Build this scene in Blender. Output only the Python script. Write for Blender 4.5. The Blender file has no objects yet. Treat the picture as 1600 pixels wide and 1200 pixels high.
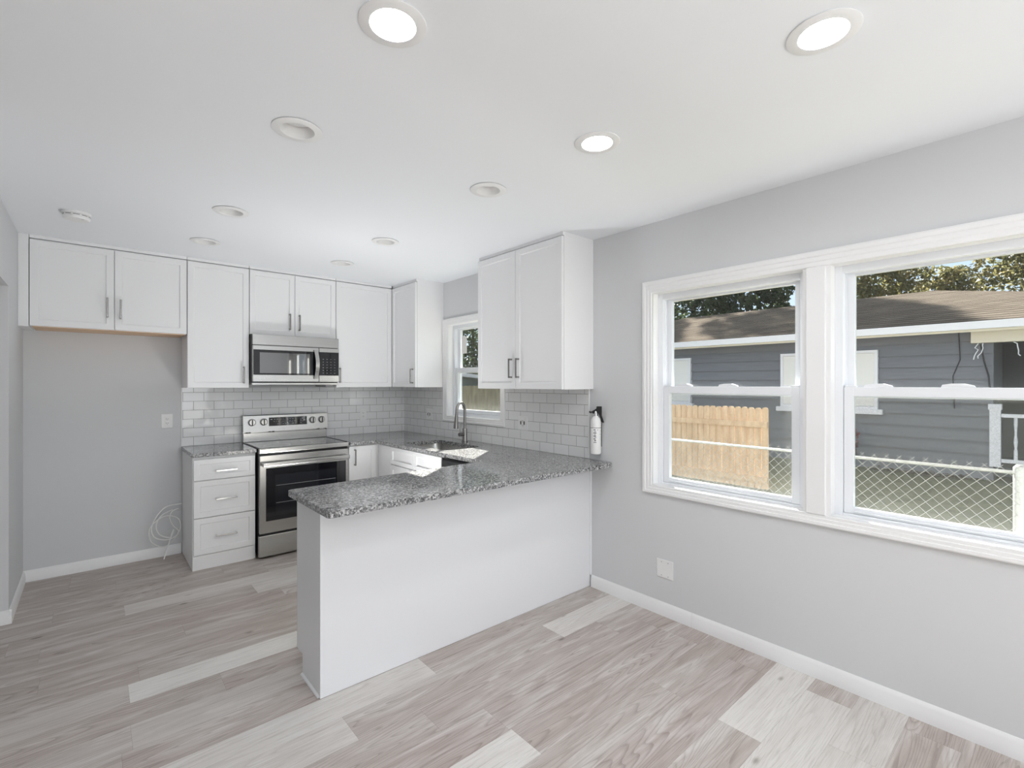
import bpy, bmesh, math, random
import numpy as np
from mathutils import Vector, Matrix

random.seed(7)
S = bpy.context.scene
C = S.collection

# ------------------------------------------------------------------ camera
cam_d = bpy.data.cameras.new('camera')
cam = bpy.data.objects.new('camera', cam_d)
C.objects.link(cam)
cam.location = (0, 0, 1.4523)
cam.rotation_euler = (math.radians(90), 0, math.radians(-40.935))
cam_d.sensor_width = 36
cam_d.lens = 36 * 754.75 / 1600
cam_d.clip_start = 0.05
cam_d.clip_end = 200
S.camera = cam

# ------------------------------------------------------------------ world, sun, exposure
W = bpy.data.worlds.new('world')
S.world = W
W.use_nodes = True
wn = W.node_tree.nodes
bg = wn['Background']
bg.inputs[1].default_value = 1.25
w_tc = wn.new('ShaderNodeTexCoord')
w_sp = wn.new('ShaderNodeSeparateXYZ')
w_rp = wn.new('ShaderNodeValToRGB')
for e, (p, c) in zip((w_rp.color_ramp.elements[0], w_rp.color_ramp.elements[1], w_rp.color_ramp.elements.new(0.25)),
                     ((0.0, (0.80, 0.88, 0.97, 1)), (1.0, (0.34, 0.54, 0.92, 1)), (0.25, (0.52, 0.70, 0.96, 1)))):
    e.position = p
    e.color = c
W.node_tree.links.new(w_tc.outputs['Generated'], w_sp.inputs[0])
W.node_tree.links.new(w_sp.outputs[2], w_rp.inputs[0])
W.node_tree.links.new(w_rp.outputs[0], bg.inputs[0])

SUN_DIR = Vector((-1.0, -0.766, -0.775)).normalized()
sun_d = bpy.data.lights.new('sun', 'SUN')
sun_d.energy = 38
sun_d.angle = math.radians(0.6)
sun_d.color = (1.0, 0.95, 0.88)
sun = bpy.data.objects.new('sun', sun_d)
C.objects.link(sun)
sun.location = (20, 17, 16)
sun.rotation_euler = SUN_DIR.to_track_quat('-Z', 'Y').to_euler()


def fill_light(name, loc, rot, sx, sy, energy, color=(0.96, 0.985, 1.0)):
    d = bpy.data.lights.new(name, 'AREA')
    d.shape = 'RECTANGLE'
    d.size, d.size_y = sx, sy
    d.energy = energy
    d.color = color
    o = bpy.data.objects.new(name, d)
    C.objects.link(o)
    o.location = loc
    o.rotation_euler = rot
    return o


# added area lamp in the unseen patio door, brightens the room from behind
fill_light('patio_fill', (0.9, -5.02, 1.12), (math.radians(-90), 0, math.radians(180)), 2.9, 2.1, 54)
# two added fill lamps, unseen, both bounced off the ceiling: one behind the
# camera, one standing on the kitchen floor behind the peninsula
fill_light('fill_dining', (0.2, -1.9, 1.2), (math.radians(180), 0, 0), 1.0, 1.0, 70, (0.97, 0.985, 1.0))
fk = fill_light('fill_kitchen', (1.45, 3.40, 0.06), (math.radians(180), 0, 0), 0.28, 0.28, 13.5, (0.975, 0.985, 1.0))
fk.data.spread = math.radians(125)     # narrowed beam of the added lamp

S.view_settings.view_transform = 'Standard'
S.view_settings.look = 'None'
S.view_settings.exposure = 0.0
S.view_settings.gamma = 1.0
S.view_settings.use_curve_mapping = False
S.cycles.max_bounces = 10
S.cycles.diffuse_bounces = 6
S.cycles.transparent_max_bounces = 20
S.cycles.sample_clamp_indirect = 6.0
S.cycles.caustics_reflective = False
S.cycles.caustics_refractive = False

# ------------------------------------------------------------------ key dimensions
ZC = 2.484           # ceiling
XR = 2.708           # right wall plane
YB = 5.012           # back wall plane
XL = -0.387          # left wall plane
YP = 2.2586          # dining face of the peninsula
YF = -5.0            # wall behind the camera
XW = -4.0            # far living-room wall

# ------------------------------------------------------------------ materials
MATS = {}


def nmat(name):
    m = bpy.data.materials.new(name)
    m.use_nodes = True
    MATS[name] = m
    nt = m.node_tree
    return m, nt, nt.nodes['Principled BSDF']


def mat(name, col, rough=0.5, metal=0.0, spec=0.5, coat=0.0):
    m, nt, b = nmat(name)
    b.inputs['Base Color'].default_value = (*col, 1)
    b.inputs['Roughness'].default_value = rough
    b.inputs['Metallic'].default_value = metal
    b.inputs['Specular IOR Level'].default_value = spec
    b.inputs['Coat Weight'].default_value = coat
    return m


def N(nt, typ, **kw):
    n = nt.nodes.new(typ)
    for k, v in kw.items():
        if k.startswith('i_'):
            key = k[2:]
            n.inputs[int(key) if key.isdigit() else key].default_value = v
        else:
            setattr(n, k, v)
    return n


def L(nt, a, b):
    nt.links.new(a, b)


def ramp(nt, fac, stops, interp='LINEAR'):
    r = nt.nodes.new('ShaderNodeValToRGB')
    r.color_ramp.interpolation = interp
    el = r.color_ramp.elements
    while len(el) < len(stops):
        el.new(0.5)
    for e, (p, c) in zip(el, stops):
        e.position = p
        e.color = (*c, 1) if len(c) == 3 else c
    L(nt, fac, r.inputs[0])
    return r.outputs[0]


def math_n(nt, op, a, b=None, c=None):
    n = nt.nodes.new('ShaderNodeMath')
    n.operation = op
    for k, v in enumerate((a, b, c)):
        if v is None:
            continue
        if isinstance(v, (int, float)):
            n.inputs[k].default_value = v
        else:
            L(nt, v, n.inputs[k])
    return n.outputs[0]


def mixc(nt, fac, a, b, blend='MIX'):
    n = nt.nodes.new('ShaderNodeMix')
    n.data_type = 'RGBA'
    n.blend_type = blend
    for k, v in ((0, fac), (6, a), (7, b)):
        if isinstance(v, (int, float)):
            n.inputs[k].default_value = v
        elif isinstance(v, tuple):
            n.inputs[k].default_value = (*v, 1)
        else:
            L(nt, v, n.inputs[k])
    return n.outputs[2]


def bump(nt, b, height, strength, dist=0.002):
    n = N(nt, 'ShaderNodeBump')
    n.inputs['Strength'].default_value = strength
    n.inputs['Distance'].default_value = dist
    L(nt, height, n.inputs['Height'])
    L(nt, n.outputs[0], b.inputs['Normal'])


def paint(name, col, rough, scale=220, strength=0.08, spec=0.4):
    """wall paint with a faint roller texture"""
    m = mat(name, col, rough, spec=spec)
    nt = m.node_tree
    b = nt.nodes['Principled BSDF']
    tc = N(nt, 'ShaderNodeTexCoord')
    nz = N(nt, 'ShaderNodeTexNoise', i_Scale=scale, i_Detail=2.0)
    L(nt, tc.outputs['Object'], nz.inputs['Vector'])
    bump(nt, b, nz.outputs[0], strength)
    return m


paint('wall_gray', (0.675, 0.682, 0.692), 0.7)
paint('ceiling_white', (0.845, 0.865, 0.89), 0.85, 90, 0.1)
paint('trim_white', (0.86, 0.86, 0.86), 0.35, 60, 0.03)
paint('cabinet_white', (0.84, 0.84, 0.845), 0.33, 40, 0.015)
paint('panel_white', (0.82, 0.825, 0.84), 0.45, 40, 0.015)
mat('vinyl_white', (0.84, 0.86, 0.89), 0.3)
mat('plastic_white', (0.86, 0.86, 0.85), 0.35)
mat('fixture_white', (0.82, 0.82, 0.815), 0.5)
mat('plate_white', (0.84, 0.84, 0.835), 0.4)
mat('dark_slot', (0.02, 0.02, 0.02), 0.6)
mat('dark_gap', (0.015, 0.015, 0.016), 0.7)
mat('black_plastic', (0.012, 0.012, 0.013), 0.35)
mat('black_glass', (0.006, 0.006, 0.008), 0.04, spec=0.6)
mat('oven_glass', (0.012, 0.013, 0.017), 0.06, spec=0.55)
mat('micro_glass', (0.014, 0.015, 0.016), 0.03).node_tree.nodes['Principled BSDF'].inputs['IOR'].default_value = 2.6
mat('chrome', (0.78, 0.78, 0.78), 0.12, 1.0)
mat('nickel', (0.30, 0.29, 0.28), 0.25, 1.0)
mat('dark_metal', (0.16, 0.16, 0.165), 0.35, 0.9)
mat('enamel_white', (0.88, 0.88, 0.87), 0.25)
mat('ink_dark', (0.04, 0.04, 0.045), 0.6)
mat('ink_gray', (0.35, 0.35, 0.36), 0.6)
mat('print_light', (0.55, 0.56, 0.58), 0.5)
mat('cable_white', (0.9, 0.9, 0.88), 0.4)
mat('galvanized', (0.34, 0.35, 0.34), 0.5, 0.5)
mat('outdoor_white', (0.78, 0.78, 0.82), 0.5)
mat('outdoor_cream', (0.72, 0.67, 0.56), 0.6)
mat('blind_white', (0.8, 0.79, 0.76), 0.6)
mat('house_glass', (0.45, 0.47, 0.5), 0.08)
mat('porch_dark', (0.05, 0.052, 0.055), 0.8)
mat('bark', (0.09, 0.07, 0.05), 0.9)
mat('wire_dark', (0.03, 0.03, 0.03), 0.7)
mat('red_leaf', (0.22, 0.05, 0.06), 0.7)
mat('dead_leaf', (0.1, 0.075, 0.045), 0.9)
mat('shed_wall', (0.1, 0.13, 0.12), 0.8)


def plywood():
    m, nt, b = nmat('plywood')
    tc = N(nt, 'ShaderNodeTexCoord')
    mp = N(nt, 'ShaderNodeMapping')
    mp.inputs['Scale'].default_value = (3, 60, 60)
    L(nt, tc.outputs['Object'], mp.inputs[0])
    nz = N(nt, 'ShaderNodeTexNoise', i_Scale=1.0, i_Detail=4.0)
    L(nt, mp.outputs[0], nz.inputs['Vector'])
    L(nt, ramp(nt, nz.outputs[0], [(0.3, (0.62, 0.40, 0.24)), (0.7, (0.78, 0.56, 0.37))]), b.inputs['Base Color'])
    b.inputs['Roughness'].default_value = 0.5


plywood()


def stainless():
    m, nt, b = nmat('stainless')
    tc = N(nt, 'ShaderNodeTexCoord')
    mp = N(nt, 'ShaderNodeMapping')
    mp.inputs['Scale'].default_value = (6, 6, 900)
    L(nt, tc.outputs['Object'], mp.inputs[0])
    nz = N(nt, 'ShaderNodeTexNoise', i_Scale=1.0, i_Detail=3.0)
    L(nt, mp.outputs[0], nz.inputs['Vector'])
    L(nt, ramp(nt, nz.outputs[0], [(0.3, (0.43, 0.425, 0.415)), (0.7, (0.54, 0.535, 0.52))]), b.inputs['Base Color'])
    b.inputs['Metallic'].default_value = 1.0
    b.inputs['Roughness'].default_value = 0.24
    b.inputs['Anisotropic'].default_value = 0.4


stainless()


def granite():
    m, nt, b = nmat('granite')
    tc = N(nt, 'ShaderNodeTexCoord')
    dn = N(nt, 'ShaderNodeTexNoise', i_Scale=90.0, i_Detail=2.0)
    L(nt, tc.outputs['Object'], dn.inputs['Vector'])
    va = N(nt, 'ShaderNodeVectorMath', operation='MULTIPLY_ADD')
    L(nt, dn.outputs['Color'], va.inputs[0])
    va.inputs[1].default_value = (0.012, 0.012, 0.012)
    L(nt, tc.outputs['Object'], va.inputs[2])
    v1 = N(nt, 'ShaderNodeTexVoronoi', i_Scale=125.0)
    L(nt, va.outputs[0], v1.inputs['Vector'])
    s1 = N(nt, 'ShaderNodeSeparateColor')
    L(nt, v1.outputs['Color'], s1.inputs[0])
    c1 = ramp(nt, s1.outputs[0], [(0.0, (0.010, 0.010, 0.011)), (0.17, (0.06, 0.06, 0.063)),
                                  (0.36, (0.19, 0.19, 0.19)), (0.62, (0.40, 0.40, 0.40)), (0.84, (0.62, 0.62, 0.62))], 'CONSTANT')
    v2 = N(nt, 'ShaderNodeTexVoronoi', i_Scale=320.0)
    L(nt, tc.outputs['Object'], v2.inputs['Vector'])
    s2 = N(nt, 'ShaderNodeSeparateColor')
    L(nt, v2.outputs['Color'], s2.inputs[0])
    c2 = ramp(nt, s2.outputs[1], [(0.0, (0.03, 0.03, 0.03)), (0.25, (0.33, 0.33, 0.33)), (0.6, (0.48, 0.48, 0.48))], 'CONSTANT')
    col = mixc(nt, 0.35, c1, c2)
    L(nt, col, b.inputs['Base Color'])
    b.inputs['Roughness'].default_value = 0.07
    b.inputs['Specular IOR Level'].default_value = 0.55


granite()


def tile(name, horiz):
    m, nt, b = nmat(name)
    tc = N(nt, 'ShaderNodeTexCoord')
    sp = N(nt, 'ShaderNodeSeparateXYZ')
    L(nt, tc.outputs['Object'], sp.inputs[0])
    cb = N(nt, 'ShaderNodeCombineXYZ')
    L(nt, sp.outputs[horiz], cb.inputs[0])
    L(nt, sp.outputs[2], cb.inputs[1])
    br = N(nt, 'ShaderNodeTexBrick')
    br.offset = 0.5
    br.inputs['Scale'].default_value = 1.0
    br.inputs['Brick Width'].default_value = 0.1545
    br.inputs['Row Height'].default_value = 0.0774
    br.inputs['Mortar Size'].default_value = 0.0018
    br.inputs['Mortar Smooth'].default_value = 0.15
    br.inputs['Color1'].default_value = (0.83, 0.83, 0.83, 1)
    br.inputs['Color2'].default_value = (0.87, 0.87, 0.875, 1)
    br.inputs['Mortar'].default_value = (0.36, 0.355, 0.35, 1)
    L(nt, cb.outputs[0], br.inputs['Vector'])
    L(nt, br.outputs[0], b.inputs['Base Color'])
    L(nt, ramp(nt, br.outputs['Fac'], [(0.0, (0.06,) * 3), (1.0, (0.8,) * 3)]), b.inputs['Roughness'])
    # every tile sits at a slightly different tilt
    wn_ = N(nt, 'ShaderNodeTexNoise', i_Scale=9.0, i_Detail=1.0)
    L(nt, cb.outputs[0], wn_.inputs['Vector'])
    h = math_n(nt, 'ADD', math_n(nt, 'MULTIPLY', br.outputs['Fac'], -0.35), math_n(nt, 'MULTIPLY', wn_.outputs[0], 1.6))
    bump(nt, b, h, 0.5, 0.004)


tile('tile_back', 0)
tile('tile_right', 1)


def floor_wood():
    m, nt, b = nmat('floor_planks')
    tc = N(nt, 'ShaderNodeTexCoord')
    at = N(nt, 'ShaderNodeAttribute', attribute_name='plank')
    sc = N(nt, 'ShaderNodeSeparateColor')
    L(nt, at.outputs['Color'], sc.inputs[0])
    tone, seed, hue = sc.outputs[0], sc.outputs[1], sc.outputs[2]
    off = N(nt, 'ShaderNodeCombineXYZ')
    L(nt, math_n(nt, 'MULTIPLY', seed, 37.0), off.inputs[0])
    L(nt, math_n(nt, 'MULTIPLY', seed, 91.0), off.inputs[1])
    add = N(nt, 'ShaderNodeVectorMath', operation='ADD')
    L(nt, tc.outputs['Object'], add.inputs[0])
    L(nt, off.outputs[0], add.inputs[1])

    def stretched(sx, sy, detail, dist=0.0, rough=0.55):
        mp = N(nt, 'ShaderNodeMapping')
        mp.inputs['Scale'].default_value = (sx, sy, 1)
        L(nt, add.outputs[0], mp.inputs[0])
        nz = N(nt, 'ShaderNodeTexNoise', i_Scale=1.0, i_Detail=detail, i_Roughness=rough, i_Distortion=dist)
        L(nt, mp.outputs[0], nz.inputs['Vector'])
        return nz.outputs[0]

    light = ramp(nt, hue, [(0.0, (0.765, 0.75, 0.72)), (1.0, (0.70, 0.685, 0.655))])
    dark = ramp(nt, hue, [(0.0, (0.42, 0.37, 0.34)), (0.5, (0.46, 0.42, 0.39)), (1.0, (0.41, 0.35, 0.33))])
    base = mixc(nt, tone, dark, light)
    # broad streaks of lighter and browner wood along the board
    broad = stretched(1.6, 11.0, 4.0, 1.2)
    brown = ramp(nt, broad, [(0.34, (0.41, 0.34, 0.305)), (0.5, (0.54, 0.485, 0.45)), (0.66, (0.76, 0.74, 0.715))])
    amt = math_n(nt, 'MULTIPLY_ADD', tone, -0.42, 0.52)
    col = mixc(nt, amt, base, brown)
    # cathedral grain: contour lines of a stretched noise field
    field = stretched(0.42, 7.0, 1.2, 0.25, 0.4)
    rings = math_n(nt, 'FRACT', math_n(nt, 'MULTIPLY', field, 44.0))
    breakup = stretched(2.2, 30.0, 3.0)
    rings = math_n(nt, 'ADD', rings, math_n(nt, 'MULTIPLY_ADD', breakup, 0.9, -0.45))
    lines = ramp(nt, rings, [(0.0, (0.70, 0.66, 0.64)), (0.22, (0.93, 0.92, 0.91)), (0.5, (1.05, 1.05, 1.05)), (0.9, (1.02, 1.02, 1.02)), (1.0, (0.85, 0.83, 0.81))])
    gamt = math_n(nt, 'MULTIPLY_ADD', tone, -0.6, 0.78)
    col = mixc(nt, gamt, col, lines, 'MULTIPLY')
    # fine pores
    fine = stretched(5.0, 120.0, 5.0, 0.6, 0.7)
    pores = ramp(nt, fine, [(0.33, (0.72, 0.7, 0.68)), (0.5, (1, 1, 1)), (0.75, (1.06, 1.06, 1.06))])
    col = mixc(nt, 0.62, col, pores, 'MULTIPLY')
    # knots
    kmap = N(nt, 'ShaderNodeMapping')
    kmap.inputs['Scale'].default_value = (2.6, 5.6, 1)
    L(nt, add.outputs[0], kmap.inputs[0])
    kv = N(nt, 'ShaderNodeTexVoronoi', i_Scale=1.0)
    L(nt, kmap.outputs[0], kv.inputs['Vector'])
    knot = ramp(nt, kv.outputs['Distance'], [(0.04, (0.36, 0.33, 0.31)), (0.075, (0.85, 0.83, 0.81)), (0.10, (1, 1, 1))])
    col = mixc(nt, 0.8, col, knot, 'MULTIPLY')
    L(nt, col, b.inputs['Base Color'])
    L(nt, ramp(nt, fine, [(0.3, (0.52,) * 3), (0.7, (0.36,) * 3)]), b.inputs['Roughness'])
    b.inputs['Specular IOR Level'].default_value = 0.4
    bump(nt, b, math_n(nt, 'ADD', math_n(nt, 'MULTIPLY', rings, 0.25), fine), 0.12, 0.0015)


floor_wood()


def glass(name, dirt=0.0, tint=(0.97, 0.985, 0.98)):
    m = bpy.data.materials.new(name)
    m.use_nodes = True
    MATS[name] = m
    nt = m.node_tree
    nt.nodes.clear()
    out = N(nt, 'ShaderNodeOutputMaterial')
    tr = N(nt, 'ShaderNodeBsdfTransparent')
    tr.inputs[0].default_value = (*tint, 1)
    gl = N(nt, 'ShaderNodeBsdfGlossy')
    gl.inputs['Roughness'].default_value = 0.0
    lw = N(nt, 'ShaderNodeLayerWeight')
    lw.inputs['Blend'].default_value = 0.5
    sch = math_n(nt, 'MULTIPLY_ADD', math_n(nt, 'POWER', lw.outputs['Facing'], 5.0), 0.9, 0.012)
    mx = N(nt, 'ShaderNodeMixShader')
    L(nt, sch, mx.inputs[0])
    L(nt, tr.outputs[0], mx.inputs[1])
    L(nt, gl.outputs[0], mx.inputs[2])
    res = mx.outputs[0]
    if dirt > 0:
        tc = N(nt, 'ShaderNodeTexCoord')
        vo = N(nt, 'ShaderNodeTexVoronoi', i_Scale=30.0)
        L(nt, tc.outputs['Object'], vo.inputs['Vector'])
        sc = N(nt, 'ShaderNodeSeparateColor')
        L(nt, vo.outputs['Color'], sc.inputs[0])
        few = math_n(nt, 'GREATER_THAN', sc.outputs[0], 0.72)
        spot = math_n(nt, 'LESS_THAN', vo.outputs['Distance'], 0.05)
        fac = math_n(nt, 'MULTIPLY_ADD', math_n(nt, 'MULTIPLY', few, spot), 0.4, dirt)
        df = N(nt, 'ShaderNodeBsdfDiffuse')
        df.inputs[0].default_value = (0.8, 0.8, 0.78, 1)
        m2 = N(nt, 'ShaderNodeMixShader')
        L(nt, fac, m2.inputs[0])
        L(nt, res, m2.inputs[1])
        L(nt, df.outputs[0], m2.inputs[2])
        res = m2.outputs[0]
    L(nt, res, out.inputs[0])


glass('pane_glass', 0.012)
glass('clear_glass', 0.0)


def screen_mat():
    """insect screen: gray weave that lets most of the view through"""
    m = bpy.data.materials.new('insect_screen')
    m.use_nodes = True
    MATS['insect_screen'] = m
    nt = m.node_tree
    nt.nodes.clear()
    out = N(nt, 'ShaderNodeOutputMaterial')
    tr = N(nt, 'ShaderNodeBsdfTransparent')
    df = N(nt, 'ShaderNodeBsdfDiffuse')
    df.inputs[0].default_value = (0.36, 0.36, 0.33, 1)
    tc = N(nt, 'ShaderNodeTexCoord')
    nz = N(nt, 'ShaderNodeTexNoise', i_Scale=260.0, i_Detail=2.0)
    L(nt, tc.outputs['Object'], nz.inputs['Vector'])
    fac = ramp(nt, nz.outputs[0], [(0.3, (0.2,) * 3), (0.72, (0.36,) * 3)])
    mx = N(nt, 'ShaderNodeMixShader')
    L(nt, fac, mx.inputs[0])
    L(nt, tr.outputs[0], mx.inputs[1])
    L(nt, df.outputs[0], mx.inputs[2])
    L(nt, mx.outputs[0], out.inputs[0])


screen_mat()


def emis(name, col, strength):
    m, nt, b = nmat(name)
    b.inputs['Base Color'].default_value = (0.8, 0.8, 0.8, 1)
    b.inputs['Emission Color'].default_value = (*col, 1)
    b.inputs['Emission Strength'].default_value = strength


emis('lamp_lit', (0.98, 0.985, 1.0), 130.0)
mat('lamp_off', (0.72, 0.72, 0.715), 0.5)


def siding():
    m = mat('siding_gray', (0.115, 0.12, 0.137), 0.6)
    nt = m.node_tree
    b = nt.nodes['Principled BSDF']
    tc = N(nt, 'ShaderNodeTexCoord')
    mp = N(nt, 'ShaderNodeMapping')
    mp.inputs['Scale'].default_value = (1, 4, 40)
    L(nt, tc.outputs['Object'], mp.inputs[0])
    nz = N(nt, 'ShaderNodeTexNoise', i_Scale=1.0, i_Detail=4.0)
    L(nt, mp.outputs[0], nz.inputs['Vector'])
    L(nt, ramp(nt, nz.outputs[0], [(0.3, (0.150, 0.156, 0.178)), (0.7, (0.178, 0.183, 0.203))]), b.inputs['Base Color'])


siding()


def shingles():
    m, nt, b = nmat('shingles')
    tc = N(nt, 'ShaderNodeTexCoord')
    sp = N(nt, 'ShaderNodeSeparateXYZ')
    L(nt, tc.outputs['Object'], sp.inputs[0])
    cb = N(nt, 'ShaderNodeCombineXYZ')
    L(nt, math_n(nt, 'ADD', sp.outputs[1], sp.outputs[0]), cb.inputs[0])
    L(nt, math_n(nt, 'MULTIPLY', sp.outputs[2], 3.5), cb.inputs[1])
    br = N(nt, 'ShaderNodeTexBrick')
    br.inputs['Scale'].default_value = 1.0
    br.inputs['Brick Width'].default_value = 0.32
    br.inputs['Row Height'].default_value = 0.2
    br.inputs['Mortar Size'].default_value = 0.0
    br.inputs['Color1'].default_value = (0.11, 0.093, 0.077, 1)
    br.inputs['Color2'].default_value = (0.155, 0.132, 0.109, 1)
    L(nt, cb.outputs[0], br.inputs['Vector'])
    course = math_n(nt, 'FRACT', math_n(nt, 'MULTIPLY', sp.outputs[2], 17.5))
    edge = ramp(nt, course, [(0.0, (0.25, 0.24, 0.23)), (0.2, (0.35, 0.34, 0.33)), (0.3, (1, 1, 1))])
    L(nt, mixc(nt, 1.0, br.outputs[0], edge, 'MULTIPLY'), b.inputs['Base Color'])
    b.inputs['Roughness'].default_value = 0.95
    b.inputs['Specular IOR Level'].default_value = 0.0


shingles()


def fence_wood(name, a, c):
    m, nt, b = nmat(name)
    tc = N(nt, 'ShaderNodeTexCoord')
    mp = N(nt, 'ShaderNodeMapping')
    mp.inputs['Scale'].default_value = (7, 7, 1.2)
    L(nt, tc.outputs['Object'], mp.inputs[0])
    nz = N(nt, 'ShaderNodeTexNoise', i_Scale=2.0, i_Detail=4.0)
    L(nt, mp.outputs[0], nz.inputs['Vector'])
    L(nt, ramp(nt, nz.outputs[0], [(0.35, a), (0.65, c)]), b.inputs['Base Color'])
    b.inputs['Roughness'].default_value = 0.8


fence_wood('cedar', (0.62, 0.42, 0.26), (0.78, 0.57, 0.38))
fence_wood('weathered', (0.30, 0.24, 0.14), (0.44, 0.37, 0.23))


def grass_mat():
    m, nt, b = nmat('lawn')
    tc = N(nt, 'ShaderNodeTexCoord')
    nz = N(nt, 'ShaderNodeTexNoise', i_Scale=6.0, i_Detail=8.0, i_Roughness=0.75)
    L(nt, tc.outputs['Object'], nz.inputs['Vector'])
    L(nt, ramp(nt, nz.outputs[0], [(0.3, (0.07, 0.075, 0.04)), (0.5, (0.15, 0.15, 0.085)), (0.7, (0.21, 0.19, 0.11))]), b.inputs['Base Color'])
    b.inputs['Roughness'].default_value = 0.95
    bump(nt, b, nz.outputs[0], 0.6, 0.03)


grass_mat()


def leaf_mat(name, stops):
    m, nt, b = nmat(name)
    tc = N(nt, 'ShaderNodeTexCoord')
    nz = N(nt, 'ShaderNodeTexNoise', i_Scale=1.1, i_Detail=5.0, i_Roughness=0.8)
    L(nt, tc.outputs['Object'], nz.inputs['Vector'])
    L(nt, ramp(nt, nz.outputs[0], stops), b.inputs['Base Color'])
    b.inputs['Roughness'].default_value = 0.55
    b.inputs['Specular IOR Level'].default_value = 0.35
    tl = N(nt, 'ShaderNodeBsdfTranslucent')
    L(nt, b.inputs['Base Color'].links[0].from_socket, tl.inputs[0])
    mx = N(nt, 'ShaderNodeMixShader', i_0=0.45)
    L(nt, b.outputs[0], mx.inputs[1])
    L(nt, tl.outputs[0], mx.inputs[2])
    L(nt, mx.outputs[0], nt.nodes['Material Output'].inputs[0])


leaf_mat('leaf_olive', [(0.3, (0.05, 0.06, 0.022)), (0.5, (0.13, 0.125, 0.05)), (0.66, (0.26, 0.21, 0.09))])
leaf_mat('leaf_dark', [(0.3, (0.02, 0.035, 0.018)), (0.55, (0.05, 0.07, 0.03)), (0.7, (0.11, 0.11, 0.045))])

# ------------------------------------------------------------------ mesh helpers
ORG = {}


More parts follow.
